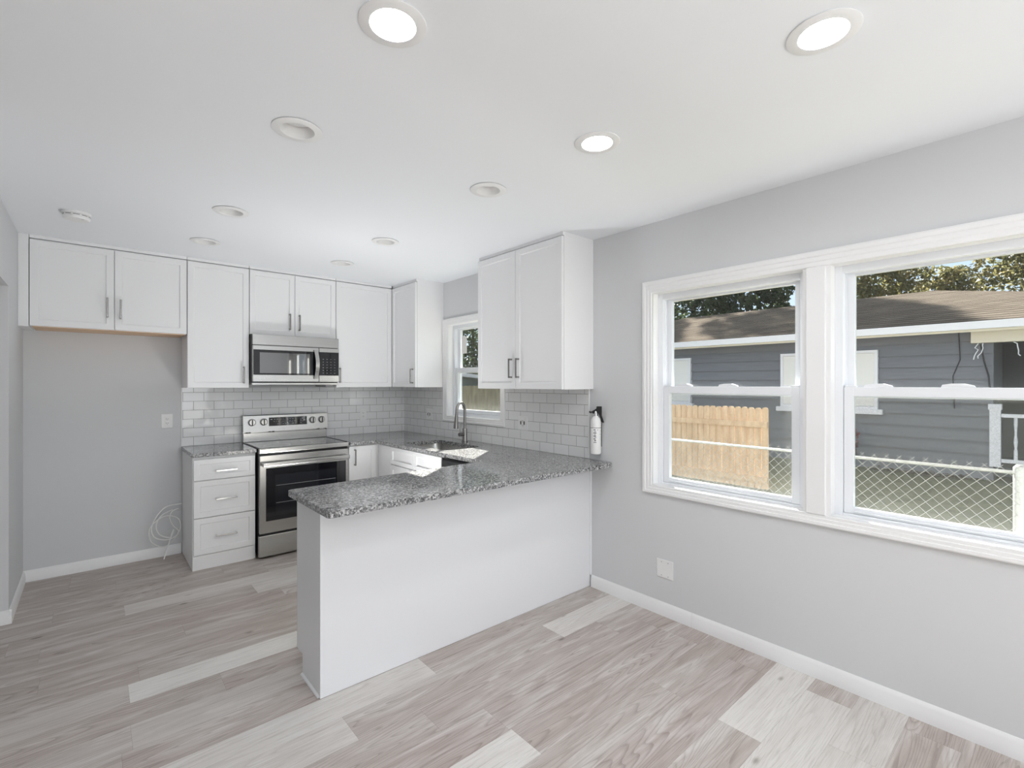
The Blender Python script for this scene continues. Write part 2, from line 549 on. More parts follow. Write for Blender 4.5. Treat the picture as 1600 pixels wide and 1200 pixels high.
class MB:
    """collects shapes and links them as ONE mesh object"""

    def __init__(self):
        self.b = bmesh.new()
        self.mats = []
        self.mi = 0

    def use(self, m):
        if m not in self.mats:
            self.mats.append(m)
        self.mi = self.mats.index(m)
        return self

    def _tag(self, before):
        for f in self.b.faces:
            if f not in before:
                f.material_index = self.mi

    def box(self, x0, x1, y0, y1, z0, z1, bev=0.0, seg=1):
        x0, x1 = sorted((x0, x1)); y0, y1 = sorted((y0, y1)); z0, z1 = sorted((z0, z1))
        before = set(self.b.faces)
        vs = [self.b.verts.new((x, y, z)) for x in (x0, x1) for y in (y0, y1) for z in (z0, z1)]
        F = [(0, 1, 3, 2), (4, 6, 7, 5), (0, 4, 5, 1), (2, 3, 7, 6), (0, 2, 6, 4), (1, 5, 7, 3)]
        fs = [self.b.faces.new([vs[i] for i in q]) for q in F]
        if bev > 0:
            bev = min(bev, 0.45 * min(x1 - x0, y1 - y0, z1 - z0))
            es = list({e for f in fs for e in f.edges})
            bmesh.ops.bevel(self.b, geom=es, offset=bev, segments=seg, affect='EDGES', profile=0.5)
        self._tag(before)
        return self

    def prism(self, poly, axis, d0, d1, bev=0.0):
        """extrude a closed 2-D outline along an axis ('x','y','z')"""
        def P(a, c, d):
            return {'x': (d, a, c), 'y': (a, d, c), 'z': (a, c, d)}[axis]
        before = set(self.b.faces)
        lo = [self.b.verts.new(P(a, c, d0)) for a, c in poly]
        hi = [self.b.verts.new(P(a, c, d1)) for a, c in poly]
        n = len(poly)
        fs = [self.b.faces.new(lo[::-1]), self.b.faces.new(hi)]
        for i in range(n):
            fs.append(self.b.faces.new((lo[i], lo[(i + 1) % n], hi[(i + 1) % n], hi[i])))
        if bev > 0:
            es = list({e for f in fs[:2] for e in f.edges})
            bmesh.ops.bevel(self.b, geom=es, offset=bev, segments=2, affect='EDGES')
        self._tag(before)
        return self

    def lathe(self, prof, cx, cy, cz, seg=32, axis='z', cap=True):
        """prof: list of (radius, height)"""
        before = set(self.b.faces)
        rings = []
        for r, h in prof:
            ring = []
            for k in range(seg):
                t = 2 * math.pi * k / seg
                a, c = r * math.cos(t), r * math.sin(t)
                p = {'z': (a, c, h), 'y': (a, h, c), 'x': (h, a, c)}[axis]
                ring.append(self.b.verts.new((cx + p[0], cy + p[1], cz + p[2])))
            rings.append(ring)
        for A, B in zip(rings, rings[1:]):
            for k in range(seg):
                self.b.faces.new((A[k], A[(k + 1) % seg], B[(k + 1) % seg], B[k]))
        if cap:
            if prof[0][0] > 1e-6:
                self.b.faces.new(rings[0][::-1])
            if prof[-1][0] > 1e-6:
                self.b.faces.new(rings[-1])
        self._tag(before)
        return self

    def tube(self, pts, r, seg=10, closed=False):
        before = set(self.b.faces)
        pts = [Vector(p) for p in pts]
        n = len(pts)
        rad = r if isinstance(r, (list, tuple)) else [r] * n
        t0 = (pts[1] - pts[0]).normalized()
        up = Vector((0, 0, 1)) if abs(t0.z) < 0.9 else Vector((1, 0, 0))
        u = t0.cross(up).normalized()
        rings = []
        for i, p in enumerate(pts):
            a = pts[max(i - 1, 0)]
            c = pts[min(i + 1, n - 1)]
            t = (c - a).normalized()
            u = (u - t * u.dot(t)).normalized()
            v = t.cross(u)
            rings.append([self.b.verts.new(p + (u * math.cos(2 * math.pi * k / seg) + v * math.sin(2 * math.pi * k / seg)) * rad[i]) for k in range(seg)])
        for A, B in zip(rings, rings[1:]):
            for k in range(seg):
                self.b.faces.new((A[k], A[(k + 1) % seg], B[(k + 1) % seg], B[k]))
        self.b.faces.new(rings[0][::-1])
        self.b.faces.new(rings[-1])
        self._tag(before)
        return self

    def quad(self, pts):
        before = set(self.b.faces)
        self.b.faces.new([self.b.verts.new(p) for p in pts])
        self._tag(before)
        return self

    def build(self, name, parent=None, base=None, smooth=None, recalc=True, mat_=None):
        """base: world origin of a top-level mesh; parts keep the frame of their root"""
        if recalc:
            bmesh.ops.recalc_face_normals(self.b, faces=self.b.faces[:])
        off = Vector((0, 0, 0))
        if parent is not None:
            off = ORG[parent.name]
        elif base is not None:
            off = Vector(base)
        bmesh.ops.translate(self.b, verts=self.b.verts[:], vec=-off)
        me = bpy.data.meshes.new(name)
        self.b.to_mesh(me)
        self.b.free()
        for m in (self.mats or [mat_]):
            me.materials.append(MATS[m])
        o = bpy.data.objects.new(name, me)
        C.objects.link(o)
        if smooth:
            for p in me.polygons:
                p.use_smooth = True
            me.set_sharp_from_angle(angle=math.radians(smooth))
        if parent is not None:
            o.parent = parent
            ORG[o.name] = off
        else:
            o.location = off
            ORG[o.name] = off
        return o


def tag(o, label, cat, group=None, kind=None):
    o['label'] = label
    o['category'] = cat
    if group:
        o['group'] = group
    if kind:
        o['kind'] = kind
    return o


def thing(name, loc, label, cat, group=None):
    o = bpy.data.objects.new(name, None)
    o.empty_display_size = 0.1
    C.objects.link(o)
    o.location = loc
    ORG[o.name] = Vector(loc)
    return tag(o, label, cat, group)


def struct(o, label=None, cat=None):
    o['kind'] = 'structure'
    if label:
        o['label'] = label
        o['category'] = cat
    return o


def sroot(name, loc, label, cat):
    o = thing(name, loc, label, cat)
    o['kind'] = 'structure'
    return o


def mb(m):
    return MB().use(m)


def rrect(x0, x1, y0, y1, r, n=6):
    out = []
    for cx, cy, a0 in ((x1 - r, y1 - r, 0), (x0 + r, y1 - r, 90), (x0 + r, y0 + r, 180), (x1 - r, y0 + r, 270)):
        for k in range(n + 1):
            t = math.radians(a0 + 90 * k / n)
            out.append((cx + r * math.cos(t), cy + r * math.sin(t)))
    return out


def plate(M, outer, holes, z0, z1):
    """horizontal slab with holes"""
    b = M.b
    before = set(b.faces)
    for z in ((z0, z1) if z1 != z0 else (z0,)):
        edges = []
        for loop in [outer] + holes:
            vs = [b.verts.new((x, y, z)) for x, y in loop]
            edges += [b.edges.new((vs[i], vs[(i + 1) % len(vs)])) for i in range(len(vs))]
        bmesh.ops.triangle_fill(b, use_beauty=True, use_dissolve=False, edges=edges)
    if z1 != z0:
        for loop in [outer] + holes:
            n = len(loop)
            for i in range(n):
                (xa, ya), (xb, yb) = loop[i], loop[(i + 1) % n]
                b.faces.new([b.verts.new(p) for p in ((xa, ya, z0), (xb, yb, z0), (xb, yb, z1), (xa, ya, z1))])
        bmesh.ops.remove_doubles(b, verts=b.verts[:], dist=1e-5)
    M._tag(before)
    return M


def back(a0, a1, z0, z1, d0, d1, y):
    """box in the frame of a face that looks towards -Y (a = X)"""
    return (a0, a1, y - d1, y - d0, z0, z1)


def side(a0, a1, z0, z1, d0, d1, x):
    """box in the frame of a face that looks towards -X (a = Y)"""
    return (x - d1, x - d0, a0, a1, z0, z1)


def shaker(fr, a0, a1, z0, z1, pl, rail=0.06, t=0.02, m='cabinet_white', rec=0.009):
    """shaker front: slab with a recessed centre panel; fr = back / side"""
    M = mb(m)
    M.box(*fr(a0, a1, z0, z1, 0, t, pl), bev=0.0015)
    nv = Vector((0, -1, 0)) if fr is back else Vector((-1, 0, 0))
    bmesh.ops.recalc_face_normals(M.b, faces=M.b.faces[:])
    f = max((q for q in M.b.faces if q.normal.dot(nv) > 0.9), key=lambda q: q.calc_area())
    bmesh.ops.inset_individual(M.b, faces=[f], thickness=rail, depth=0)
    bmesh.ops.inset_individual(M.b, faces=[f], thickness=0.005, depth=-rec)
    return M


def pull(fr, a, z, length, vertical, pl, m='nickel'):
    """square bar pull standing off a cabinet front"""
    M = mb(m)
    h = length / 2
    w = 0.0055
    if vertical:
        M.box(*fr(a - w, a + w, z - h, z + h, 0.026, 0.036, pl), bev=0.002)
        for s in (-1, 1):
            q = z + s * (h - 0.006)
            M.box(*fr(a - w, a + w, q - 0.006, q + 0.006, 0.0, 0.03, pl))
    else:
        M.box(*fr(a - h, a + h, z - w, z + w, 0.026, 0.036, pl), bev=0.002)
        for s in (-1, 1):
            q = a + s * (h - 0.006)
            M.box(*fr(q - 0.006, q + 0.006, z - w, z + w, 0.0, 0.03, pl))
    return M


def text_mesh(s, size, m, parent, name, loc, rot, extrude=0.0004):
    cu = bpy.data.curves.new(name, 'FONT')
    cu.body = s
    cu.size = size
    cu.extrude = extrude
    cu.align_x = 'CENTER'
    cu.align_y = 'CENTER'
    tmp = bpy.data.objects.new(name + '_curve', cu)
    C.objects.link(tmp)
    dg = bpy.context.evaluated_depsgraph_get()
    me = bpy.data.meshes.new_from_object(tmp.evaluated_get(dg))
    bpy.data.objects.remove(tmp)
    bpy.data.curves.remove(cu)
    from mathutils import Euler
    me.transform(Matrix.Translation(Vector(loc) - ORG[parent.name]) @ Euler(rot).to_matrix().to_4x4())
    me.materials.clear()
    me.materials.append(MATS[m])
    o = bpy.data.objects.new(name, me)
    C.objects.link(o)
    o.parent = parent
    ORG[o.name] = ORG[parent.name]
    return o


# ================================================================== SETTING
# ---- floor: one mesh of planks running along X, each with its own tone
def build_floor():
    pitch, y_ref, ln = 0.18, 0.997, 1.22
    joints = {16: 0.152, 15: 0.865, 10: 0.127, 8: 0.12, 6: 1.30, 5: 0.82, 2: 1.33, 1: 2.06, -1: 2.044, -2: 2.56}
    tone_fix = {}

    def setrow(k, spec):
        tone_fix[k] = spec
    # row -> list of (x upper bound, tone, hue)
    setrow(17, [(99, 0.12, 0.5)])
    setrow(18, [(99, 0.2, 0.6)])
    setrow(19, [(99, 0.08, 0.3)])
    setrow(20, [(99, 0.15, 0.5)])
    setrow(21, [(99, 0.1, 0.4)])
    setrow(22, [(99, 0.12, 0.6)])
    setrow(16, [(0.152, 0.1, 0.4), (9, 0.85, 0.5)])
    setrow(15, [(0.865, 0.12, 0.8), (9, 0.9, 0.3)])
    setrow(14, [(0.3, 0.1, 0.3), (9, 0.2, 0.9)])
    setrow(13, [(0.3, 0.25, 0.5), (9, 0.3, 0.1)])
    setrow(12, [(0.3, 0.1, 0.6), (9, 0.3, 0.2)])
    setrow(11, [(0.2, 0.12, 0.4), (9, 0.25, 0.7)])
    setrow(10, [(0.127, 0.72, 0.8), (9, 1.0, 0.1)])
    setrow(9, [(0.3, 0.12, 0.5), (9, 0.1, 0.9)])
    setrow(8, [(0.12, 0.6, 0.9), (1.34, 0.75, 0.7), (9, 0.5, 0.5)])
    setrow(7, [(0.4, 0.22, 0.3), (9, 0.06, 0.9)])
    setrow(6, [(1.30, 0.9, 0.5), (9, 0.22, 0.5)])
    setrow(5, [(0.82, 0.85, 0.6), (2.044, 0.3, 0.5), (9, 0.92, 0.2)])
    setrow(4, [(1.7, 0.3, 0.4), (9, 0.08, 0.9)])
    setrow(3, [(1.2, 0.1, 1.0), (2.2, 0.1, 0.9), (9, 0.0, 0.2)])
    setrow(2, [(1.33, 0.95, 0.2), (9, 0.06, 0.9)])
    setrow(1, [(2.06, 0.42, 0.5), (9, 0.02, 0.3)])
    setrow(0, [(0.9, 0.3, 0.5), (9, 0.06, 1.0)])
    setrow(-1, [(2.044, 0.2, 0.5), (9, 0.95, 0.4)])
    setrow(-2, [(2.56, 0.9, 0.6), (9, 0.0, 0.5)])
    setrow(-3, [(9, 0.85, 0.7)])
    setrow(-4, [(9, 0.12, 0.3)])
    setrow(-5, [(9, 0.1, 0.4)])
    b = bmesh.new()
    cl = b.loops.layers.color.new('plank')
    rng = random.Random(3)
    k0 = math.floor((YF - y_ref) / pitch)
    k1 = math.ceil((YB + 0.05 - y_ref) / pitch)
    g = 0.0002
    for k in range(k0, k1):
        y0 = y_ref + k * pitch
        j = joints.get(k, rng.choice((0.12, 0.42, 0.82, 1.05)) + rng.uniform(-0.06, 0.06))
        x = j - ln * math.ceil((j - XW) / ln)
        while x < XR + 0.02:
            xm = x + ln / 2
            tone, hue = (rng.choice((0.05, 0.15, 0.25, 0.7, 0.9)), rng.random())
            if k in tone_fix:
                for ub, t_, h_ in tone_fix[k]:
                    if xm < ub:
                        tone, hue = t_, h_
                        break
            xa, xb = max(x, XW) + g, min(x + ln, XR + 0.02) - g
            if xb > xa:
                f = b.faces.new([b.verts.new(p) for p in ((xa, y0 + g, 0), (xb, y0 + g, 0), (xb, y0 + pitch - g, 0), (xa, y0 + pitch - g, 0))])
                sd = rng.random()
                for lp in f.loops:
                    lp[cl] = (tone, sd, hue, 1)
            x += ln
    me = bpy.data.meshes.new('floor')
    # slab under the boards closes the joints
    before = set(b.faces)
    vs = [b.verts.new((x, y, z)) for x in (XW - 0.1, XR + 0.16) for y in (YF - 0.1, YB + 0.16) for z in (-0.12, -0.0015)]
    for q in [(0, 1, 3, 2), (4, 6, 7, 5), (0, 4, 5, 1), (2, 3, 7, 6), (0, 2, 6, 4), (1, 5, 7, 3)]:
        f = b.faces.new([vs[i] for i in q])
        f.material_index = 1
    b.normal_update()
    b.to_mesh(me)
    b.free()
    me.materials.append(MATS['floor_planks'])
    me.materials.append(MATS['bark'])
    o = bpy.data.objects.new('floor', me)
    C.objects.link(o)
    struct(o)
    return o


build_floor()

# ---- ceiling with round cut-outs for the recessed lights
LIGHTS = [  # x, y, lit, label
    (0.648, 1.267, True, 'largest lit round recessed ceiling light in sight, at the top edge left of centre'),
    (1.617, 0.472, True, 'lit round recessed ceiling light close to the window wall, above the double window'),
    (1.625, 1.319, True, 'smallest of the lit round recessed ceiling lights, nearest the peninsula'),
    (0.626, 2.048, False, 'unlit round recessed ceiling light, the largest of the dark ones, left of the peninsula'),
    (1.584, 2.019, False, 'unlit round recessed ceiling light above the peninsula, left of its tall wall cabinet'),
    (0.623, 3.280, False, 'unlit round recessed ceiling light, second nearest to the smoke alarm'),
    (0.614, 4.093, False, 'unlit round recessed ceiling light just in front of the cabinet above the drawer base'),
    (1.597, 3.240, False, 'unlit round recessed ceiling light above the kitchen floor, before the sink window'),
    (1.608, 4.063, False, 'unlit round recessed ceiling light in front of the cabinet above the microwave, the smallest'),
    (0.64, 0.45, True, 'unseen lit round recessed ceiling light directly over the camera'),  # this lamp and the next two are unseen, kept for the light they give
    (0.64, -1.2, True, 'unseen added round recessed ceiling light, lit, behind the camera'),
    (1.62, -1.2, True, 'unseen added round recessed ceiling light, lit, behind the camera on the window side'),
]
M = mb('ceiling_white')
circ = [[(x + 0.082 * math.cos(2 * math.pi * k / 40), y + 0.082 * math.sin(2 * math.pi * k / 40)) for k in range(40)] for x, y, _, _ in LIGHTS]
plate(M, [(XW - 0.1, YF - 0.1), (XR + 0.16, YF - 0.1), (XR + 0.16, YB + 0.16), (XW - 0.1, YB + 0.16)], circ, ZC, ZC)
for f in M.b.faces:
    if f.normal.z > 0:
        f.normal_flip()
M.box(XW - 0.1, XR + 0.16, YF - 0.1, YB + 0.16, ZC + 0.14, ZC + 0.2)
struct(M.build('ceiling', recalc=False))

# ---- walls
T = 0.15
M = mb('wall_gray')
M.box(XL - 0.15, XR + T, YB, YB + T, 0, ZC)
struct(M.build('wall_back'))

WP = dict(y0=-0.107, y1=1.746, z0=0.812, z1=2.03)      # double window, clear opening inside the casing
WK = dict(y0=3.269, y1=4.115, z0=1.135, z1=2.045)       # kitchen window
M = mb('wall_gray')
RO = 0.0205          # the rough opening leaves room for the jamb boards
M.box(XR, XR + T, YF, WP['y0'] - RO, 0, ZC)
M.box(XR, XR + T, WP['y1'] + RO, WK['y0'] - RO, 0, ZC)
M.box(XR, XR + T, WK['y1'] + RO, YB, 0, ZC)
for w in (WP, WK):
    M.box(XR, XR + T, w['y0'] - RO, w['y1'] + RO, 0, w['z0'] - RO)
    M.box(XR, XR + T, w['y0'] - RO, w['y1'] + RO, w['z1'] + RO, ZC)
struct(M.build('wall_right'))

M = mb('wall_gray')
M.box(XL - 0.13, XL, 4.214, YB, 0, ZC)
M.box(XL - 0.13, XL, 2.9, 4.214, 2.046, ZC)
M.box(XL - 0.13, XL, 2.55, 2.9, 0, ZC)
struct(M.build('wall_left'))

# outer walls of the living end, behind and beside the camera
M = mb('wall_gray')
M.box(XW, -0.6, YF - T, YF, 0, ZC)
M.box(2.4, XR + T, YF - T, YF, 0, ZC)
M.box(-0.6, 2.4, YF - T, YF, 2.2, ZC)
struct(M.build('wall_front'))
M = mb('wall_gray')
M.box(XW - T, XW, YF - T, YB + T, 0, ZC)
struct(M.build('wall_living'))
M = mb('wall_gray')
M.box(XW, XL - 0.15, YB, YB + T, 0, ZC)
struct(M.build('wall_hall'))

# patio door behind the camera
d1 = sroot('door_1', (0.9, YF - 0.07, 0), 'white framed sliding glass patio door behind the camera', 'door')
M = mb('vinyl_white')
for x in (-0.6, 0.86, 2.34):
    M.box(x, x + 0.06 + (0.02 if x == 0.86 else 0), YF - 0.11, YF - 0.05, 0, 2.2)
M.box(-0.6, 2.4, YF - 0.11, YF - 0.05, 2.14, 2.2)
M.box(-0.6, 2.4, YF - 0.11, YF - 0.05, 0, 0.06)
M.build('door_frame', d1)
mb('clear_glass').box(-0.55, 2.35, YF - 0.085, YF - 0.08, 0.06, 2.14).build('door_glass', d1)
# ---- baseboards
BH, BT = 0.083, 0.014


def bb_profile(h=BH, t=BT):
    return [(0, 0), (t, 0), (t, h * 0.62), (t * 0.8, h * 0.70), (t * 0.8, h * 0.78), (t * 0.45, h * 0.92), (t * 0.2, h), (0, h)]


M = mb('trim_white')
for y0, y1 in ((YF + 0.01, 1.474), (1.4755, YP - 0.014)):       # two lengths butted together
    M.prism([(XR - 0.0005 - a, z) for a, z in bb_profile()], 'y', y0, y1)
struct(M.build('baseboard_right', smooth=40))
M = mb('trim_white')
M.prism([(YB - 0.0005 - a, z) for a, z in bb_profile()], 'x', XL + 0.0005, 0.572)
struct(M.build('baseboard_back', smooth=40))
M = mb('trim_white')
M.prism([(XL + 0.0005 + a, z) for a, z in bb_profile()], 'y', 4.214 - BT, YB - BT)
M.prism([(4.2135 - a, z) for a, z in bb_profile()], 'x', XL - 0.13, XL + BT * 0.99)
struct(M.build('baseboard_left', smooth=40))


# ---- windows
def frame_loop(M, y0, y1, z0, z1, w, x0, x1, wb=None, wt=None, bev=0.0015):
    """rectangular frame in a YZ plane"""
    wb = w if wb is None else wb
    wt = w if wt is None else wt
    M.box(x0, x1, y0, y0 + w, z0, z1, bev)
    M.box(x0, x1, y1 - w, y1, z0, z1, bev)
    M.box(x0, x1, y0 + w, y1 - w, z0, z0 + wb, bev)
    M.box(x0, x1, y0 + w, y1 - w, z1 - wt, z1, bev)


def casing_strip(M, p0, p1, inward, w, closed_ends=False):
    pass


def casing(M, y0, y1, z0, z1, w, wb, wt):
    """picture-frame casing on the wall face with a stepped moulded profile and mitred corners"""
    prof = [(0.0, 0.0), (0.0, 0.010), (0.06, 0.014), (0.30, 0.014), (0.36, 0.017), (0.62, 0.017), (0.68, 0.021), (0.9, 0.021), (1.0, 0.018), (1.0, 0.0)]
    before = set(M.b.faces)
    loops = []
    for s, d in prof:   # s: 0 inner edge .. 1 outer edge
        ya, yb_, za, zb = y0 - w * s, y1 + w * s, z0 - wb * s, z1 + wt * s
        loops.append([M.b.verts.new((XR - 0.0003 - d, y, z)) for y, z in ((ya, za), (yb_, za), (yb_, zb), (ya, zb))])
    for A, B in zip(loops, loops[1:]):
        for k in range(4):
            M.b.faces.new((A[k], A[(k + 1) % 4], B[(k + 1) % 4], B[k]))
    M._tag(before)


def hung_window(name, y0, y1, z0, z1, zm, label, latches=True, sill=0.012, rail=0.030):
    """white vinyl single-hung window filling a clear opening; zm = top of the meeting rail"""
    r = sroot(name, (XR + 0.07, (y0 + y1) / 2, z0), label, 'window')
    # jamb liner
    M = mb('trim_white')
    t = 0.02
    M.box(XR - 0.004, XR + T, y0 - t, y0, z0 - t, z1 + t)
    M.box(XR - 0.004, XR + T, y1, y1 + t, z0 - t, z1 + t)
    M.box(XR - 0.004, XR + T, y0, y1, z0 - t, z0)
    M.box(XR - 0.004, XR + T, y0, y1, z1, z1 + t)
    M.build('window_jamb', r)
    M = mb('vinyl_white')
    frame_loop(M, y0, y1, z0, z1, 0.034, XR + 0.062, XR + T - 0.006, wb=sill, wt=0.036)
    # side tracks of the sashes
    for y in (y0 + 0.034, y1 - 0.034):
        s = 1 if y < (y0 + y1) / 2 else -1
        M.box(XR + 0.098, XR + 0.103, y, y + s * 0.008, z0 + sill, z1 - 0.036)
    M.build('window_frame', r)
    a, b_ = y0 + 0.036, y1 - 0.036
    M = mb('vinyl_white')
    frame_loop(M, a, b_, zm - 0.05, z1 - 0.036, 0.036, XR + 0.106, XR + 0.135, wb=0.045, wt=0.012)
    us = M.build('upper_sash', r)
    mb('pane_glass').box(XR + 0.119, XR + 0.122, a + 0.03, b_ - 0.03, zm - 0.01, z1 - 0.045).build('upper_pane', us)
    M = mb('vinyl_white')
    frame_loop(M, a, b_, z0 + sill + 0.001, zm, 0.040, XR + 0.068, XR + 0.097, wb=rail, wt=0.044)
    # finger lip along the foot of the sash
    M.box(XR + 0.058, XR + 0.068, a + 0.04, b_ - 0.04, z0 + sill + rail * 0.35, z0 + sill + rail * 0.35 + 0.006, 0.001)
    ls = M.build('lower_sash', r)
    mb('clear_glass').box(XR + 0.081, XR + 0.084, a + 0.034, b_ - 0.034, z0 + sill + rail - 0.006, zm - 0.038).build('lower_pane', ls)
    if latches:
        for s in (0.17, 0.52):
            yc = b_ - (b_ - a) * s
            M = mb('vinyl_white')
            M.prism([(yc - 0.055, zm + 0.0005), (yc + 0.055, zm + 0.0005), (yc + 0.05, zm + 0.012), (yc + 0.02, zm + 0.017), (yc - 0.02, zm + 0.017), (yc - 0.05, zm + 0.008)], 'x', XR + 0.07, XR + 0.094)
            M.build('sash_lock', ls)
        for yc in (b_ - 0.028, a + 0.028):
            mb('vinyl_white').box(XR + 0.066, XR + 0.09, yc - 0.024, yc + 0.024, zm + 0.0005, zm + 0.008, 0.002).build('tilt_latch', ls)
    M = mb('insect_screen')
    M.quad([(XR + 0.141, a, z0 + sill), (XR + 0.141, b_, z0 + sill), (XR + 0.141, b_, zm - 0.02), (XR + 0.141, a, zm - 0.02)])
    M.build('insect_screen', r)
    M = mb('vinyl_white')
    frame_loop(M, a, b_, z0 + sill, zm - 0.012, 0.012, XR + 0.137, XR + 0.145)
    M.build('screen_frame', r)
    return r


hung_window('window_1', 0.88, 1.746, WP['z0'], WP['z1'], 1.437, 'left half of the white double window, wooden fence seen through it')
hung_window('window_2', WP['y0'], 0.758, WP['z0'], WP['z1'], 1.437, 'right half of the white double window, porch rail seen through it')
wk = hung_window('window_3', WK['y0'], WK['y1'], WK['z0'], WK['z1'], 1.613, 'small white kitchen window above the sink', latches=False, sill=0.022, rail=0.042)
mb('blind_white').box(XR + 0.116, XR + 0.1185, WK['y1'] - 0.165, WK['y1'] - 0.085, 1.76, 1.93).build('window_sticker', wk)

M = mb('trim_white')
casing(M, WP['y0'], WP['y1'], WP['z0'], WP['z1'], 0.067, 0.055, 0.078)
M.box(XR - 0.019, XR + 0.13, 0.778, 0.860, WP['z0'] + 0.0005, WP['z1'] - 0.0005, 0.001)
struct(M.build('trim_1'), 'white moulded casing and mullion around the double window', 'window trim')
M = mb('trim_white')
casing(M, WK['y0'], WK['y1'], WK['z0'], WK['z1'], 0.068, 0.058, 0.062)
struct(M.build('trim_2'), 'white moulded casing around the small sink window', 'window trim')

# ================================================================== RECESSED LIGHTS
def recessed_light(lit):
    r = thing('recessed_light', (0, 0, ZC), 'x', 'ceiling light', 'recessed ceiling lights')
    M = mb('fixture_white')
    prof = [(0.085, -0.0022), (0.0955, -0.0022), (0.0957, -0.004), (0.092, -0.0058), (0.065, -0.0072), (0.0625, -0.005)]
    if lit:
        prof += [(0.060, 0.004), (0.060, 0.02)]
    else:
        prof += [(0.059, 0.02), (0.05, 0.036), (0.05, 0.045)]
    M.lathe(prof, 0, 0, ZC - 0.0005, 48, cap=False)
    M.build('trim_ring', r, smooth=35)
    M = mb('lamp_lit' if lit else 'lamp_off')
    if lit:
        M.lathe([(0.0605, 0.002), (0.0605, 0.006), (0.0, 0.006)], 0, 0, ZC, 40)
    else:
        M.lathe([(0.053, 0.034), (0.045, 0.031), (0.02, 0.029), (0.0, 0.0285)], 0, 0, ZC, 40, cap=False)
    M.build('lens', r, smooth=50)
    M = mb('fixture_white')
    M.lathe([(0.079, 0.0005), (0.079, 0.12), (0.0, 0.12)], 0, 0, ZC, 32, cap=False)
    M.build('housing', r)
    return r


def copy_tree(o, parent=None):
    c = o.copy()
    C.objects.link(c)
    if parent is not None:
        c.parent = parent
    for ch in list(o.children):
        copy_tree(ch, c)
    return c


proto = {True: recessed_light(True), False: recessed_light(False)}
used = set()
for x, y, lit, lab in LIGHTS:
    o = proto[lit] if lit not in used else copy_tree(proto[lit])
    used.add(lit)
    o.location = (x, y, ZC)
    o['label'] = lab

# ---- smoke alarm
r = thing('smoke_alarm', (-0.075, 3.925, ZC), 'round white smoke alarm on the ceiling near the fridge recess', 'smoke alarm')
M = mb('fixture_white')
M.lathe([(0.068, -0.0005), (0.068, -0.012), (0.064, -0.013)], -0.075, 3.925, ZC, 40)
M.build('base_plate', r, smooth=40)
M = mb('fixture_white')
M.lathe([(0.060, -0.0135), (0.0605, -0.018), (0.064, -0.0185), (0.064, -0.034), (0.058, -0.041), (0.03, -0.043), (0.0, -0.0435)], -0.075, 3.925, ZC, 40)
M.build('cover', r, smooth=40)
M = mb('dark_slot')
for k in range(10):
    t0 = 2 * math.pi * (k + 0.12) / 10
    t1 = 2 * math.pi * (k + 0.88) / 10
    n = 5
    for i in range(n):
        a, c = t0 + (t1 - t0) * i / n, t0 + (t1 - t0) * (i + 1) / n
        q = [(-0.075 + 0.0645 * math.cos(w), 3.925 + 0.0645 * math.sin(w), ZC + z) for w, z in ((a, -0.0225), (c, -0.0225), (c, -0.0195), (a, -0.0195))]
        M.quad(q)
M.build('vent_slots', r, recalc=False)
mb('ink_gray').box(-0.055, -0.041, 3.89, 3.894, ZC - 0.0425, ZC - 0.0405).build('indicator', r)

# ================================================================== CABINETS
UG = 'white shaker wall cabinets'
YU = 4.677          # face of the doors on the back wall
XU = 2.380          # face of the doors on the window wall
DT = 0.02
ZT = 2.452          # top of the doors
ZU = 1.420          # underside of the tall wall cabinets


def upper_back(label, x0, x1, z0, doors, under=None):
    r = thing('wall_cabinet', ((x0 + x1) / 2, YB, z0), label, 'wall cabinet', UG)
    M = mb('cabinet_white')
    M.box(x0 + 0.0008, x1 - 0.0008, YU + DT + 0.002, YB - 0.0005, z0, ZT + 0.008, 0.0008)
    M.build('body', r)
    mb('cabinet_white').box(x0 + 0.0008, x1 - 0.0008, YU + 0.004, YU + 0.022, ZT + 0.0085, ZC - 0.0005).build('top_filler', r)
    for a0, a1, hx, hz in doors:
        d = shaker(back, a0 + 0.0018, a1 - 0.0018, z0 + 0.001, ZT - 0.001, YU + DT).build('door', r)
        pull(back, hx, hz, 0.145, True, YU + 0.0005).build('handle', d)
    return r


u1 = upper_back('short two-door white cabinet above the empty fridge recess', -0.332, 0.574, 1.855,
                [(-0.332, 0.121, 0.080, 2.018), (0.121, 0.574, 0.157, 2.012)])
M = mb('cabinet_white')
M.box(XL + 0.0008, -0.334, YU + 0.006, YU + 0.024, 1.850, ZC - 0.0008, 0.0008)
M.box(XL + 0.0008, -0.334, YU + 0.0245, YB - 0.001, 1.850, 1.862)
M.build('side_filler', u1)
M = mb('plywood')
M.box(-0.32, 0.565, YU + 0.024, YB - 0.002, 1.8495, 1.8548)
M.build('underside', u1)['label'] = 'bare plywood underside'

upper_back('tall single-door white cabinet left of the microwave', 0.576, 1.0275, ZU, [(0.576, 1.0275, 0.983, 1.530)])
upper_back('short two-door white cabinet directly above the microwave', 1.0295, 1.7865, 1.888,
           [(1.0295, 1.407, 1.359, 2.020), (1.407, 1.7865, 1.443, 2.016)])
upper_back('tall single-door white cabinet right of the microwave, in the corner', 1.7885, 2.3795, ZU, [(1.7885, 2.3795, 1.823, 1.537)])


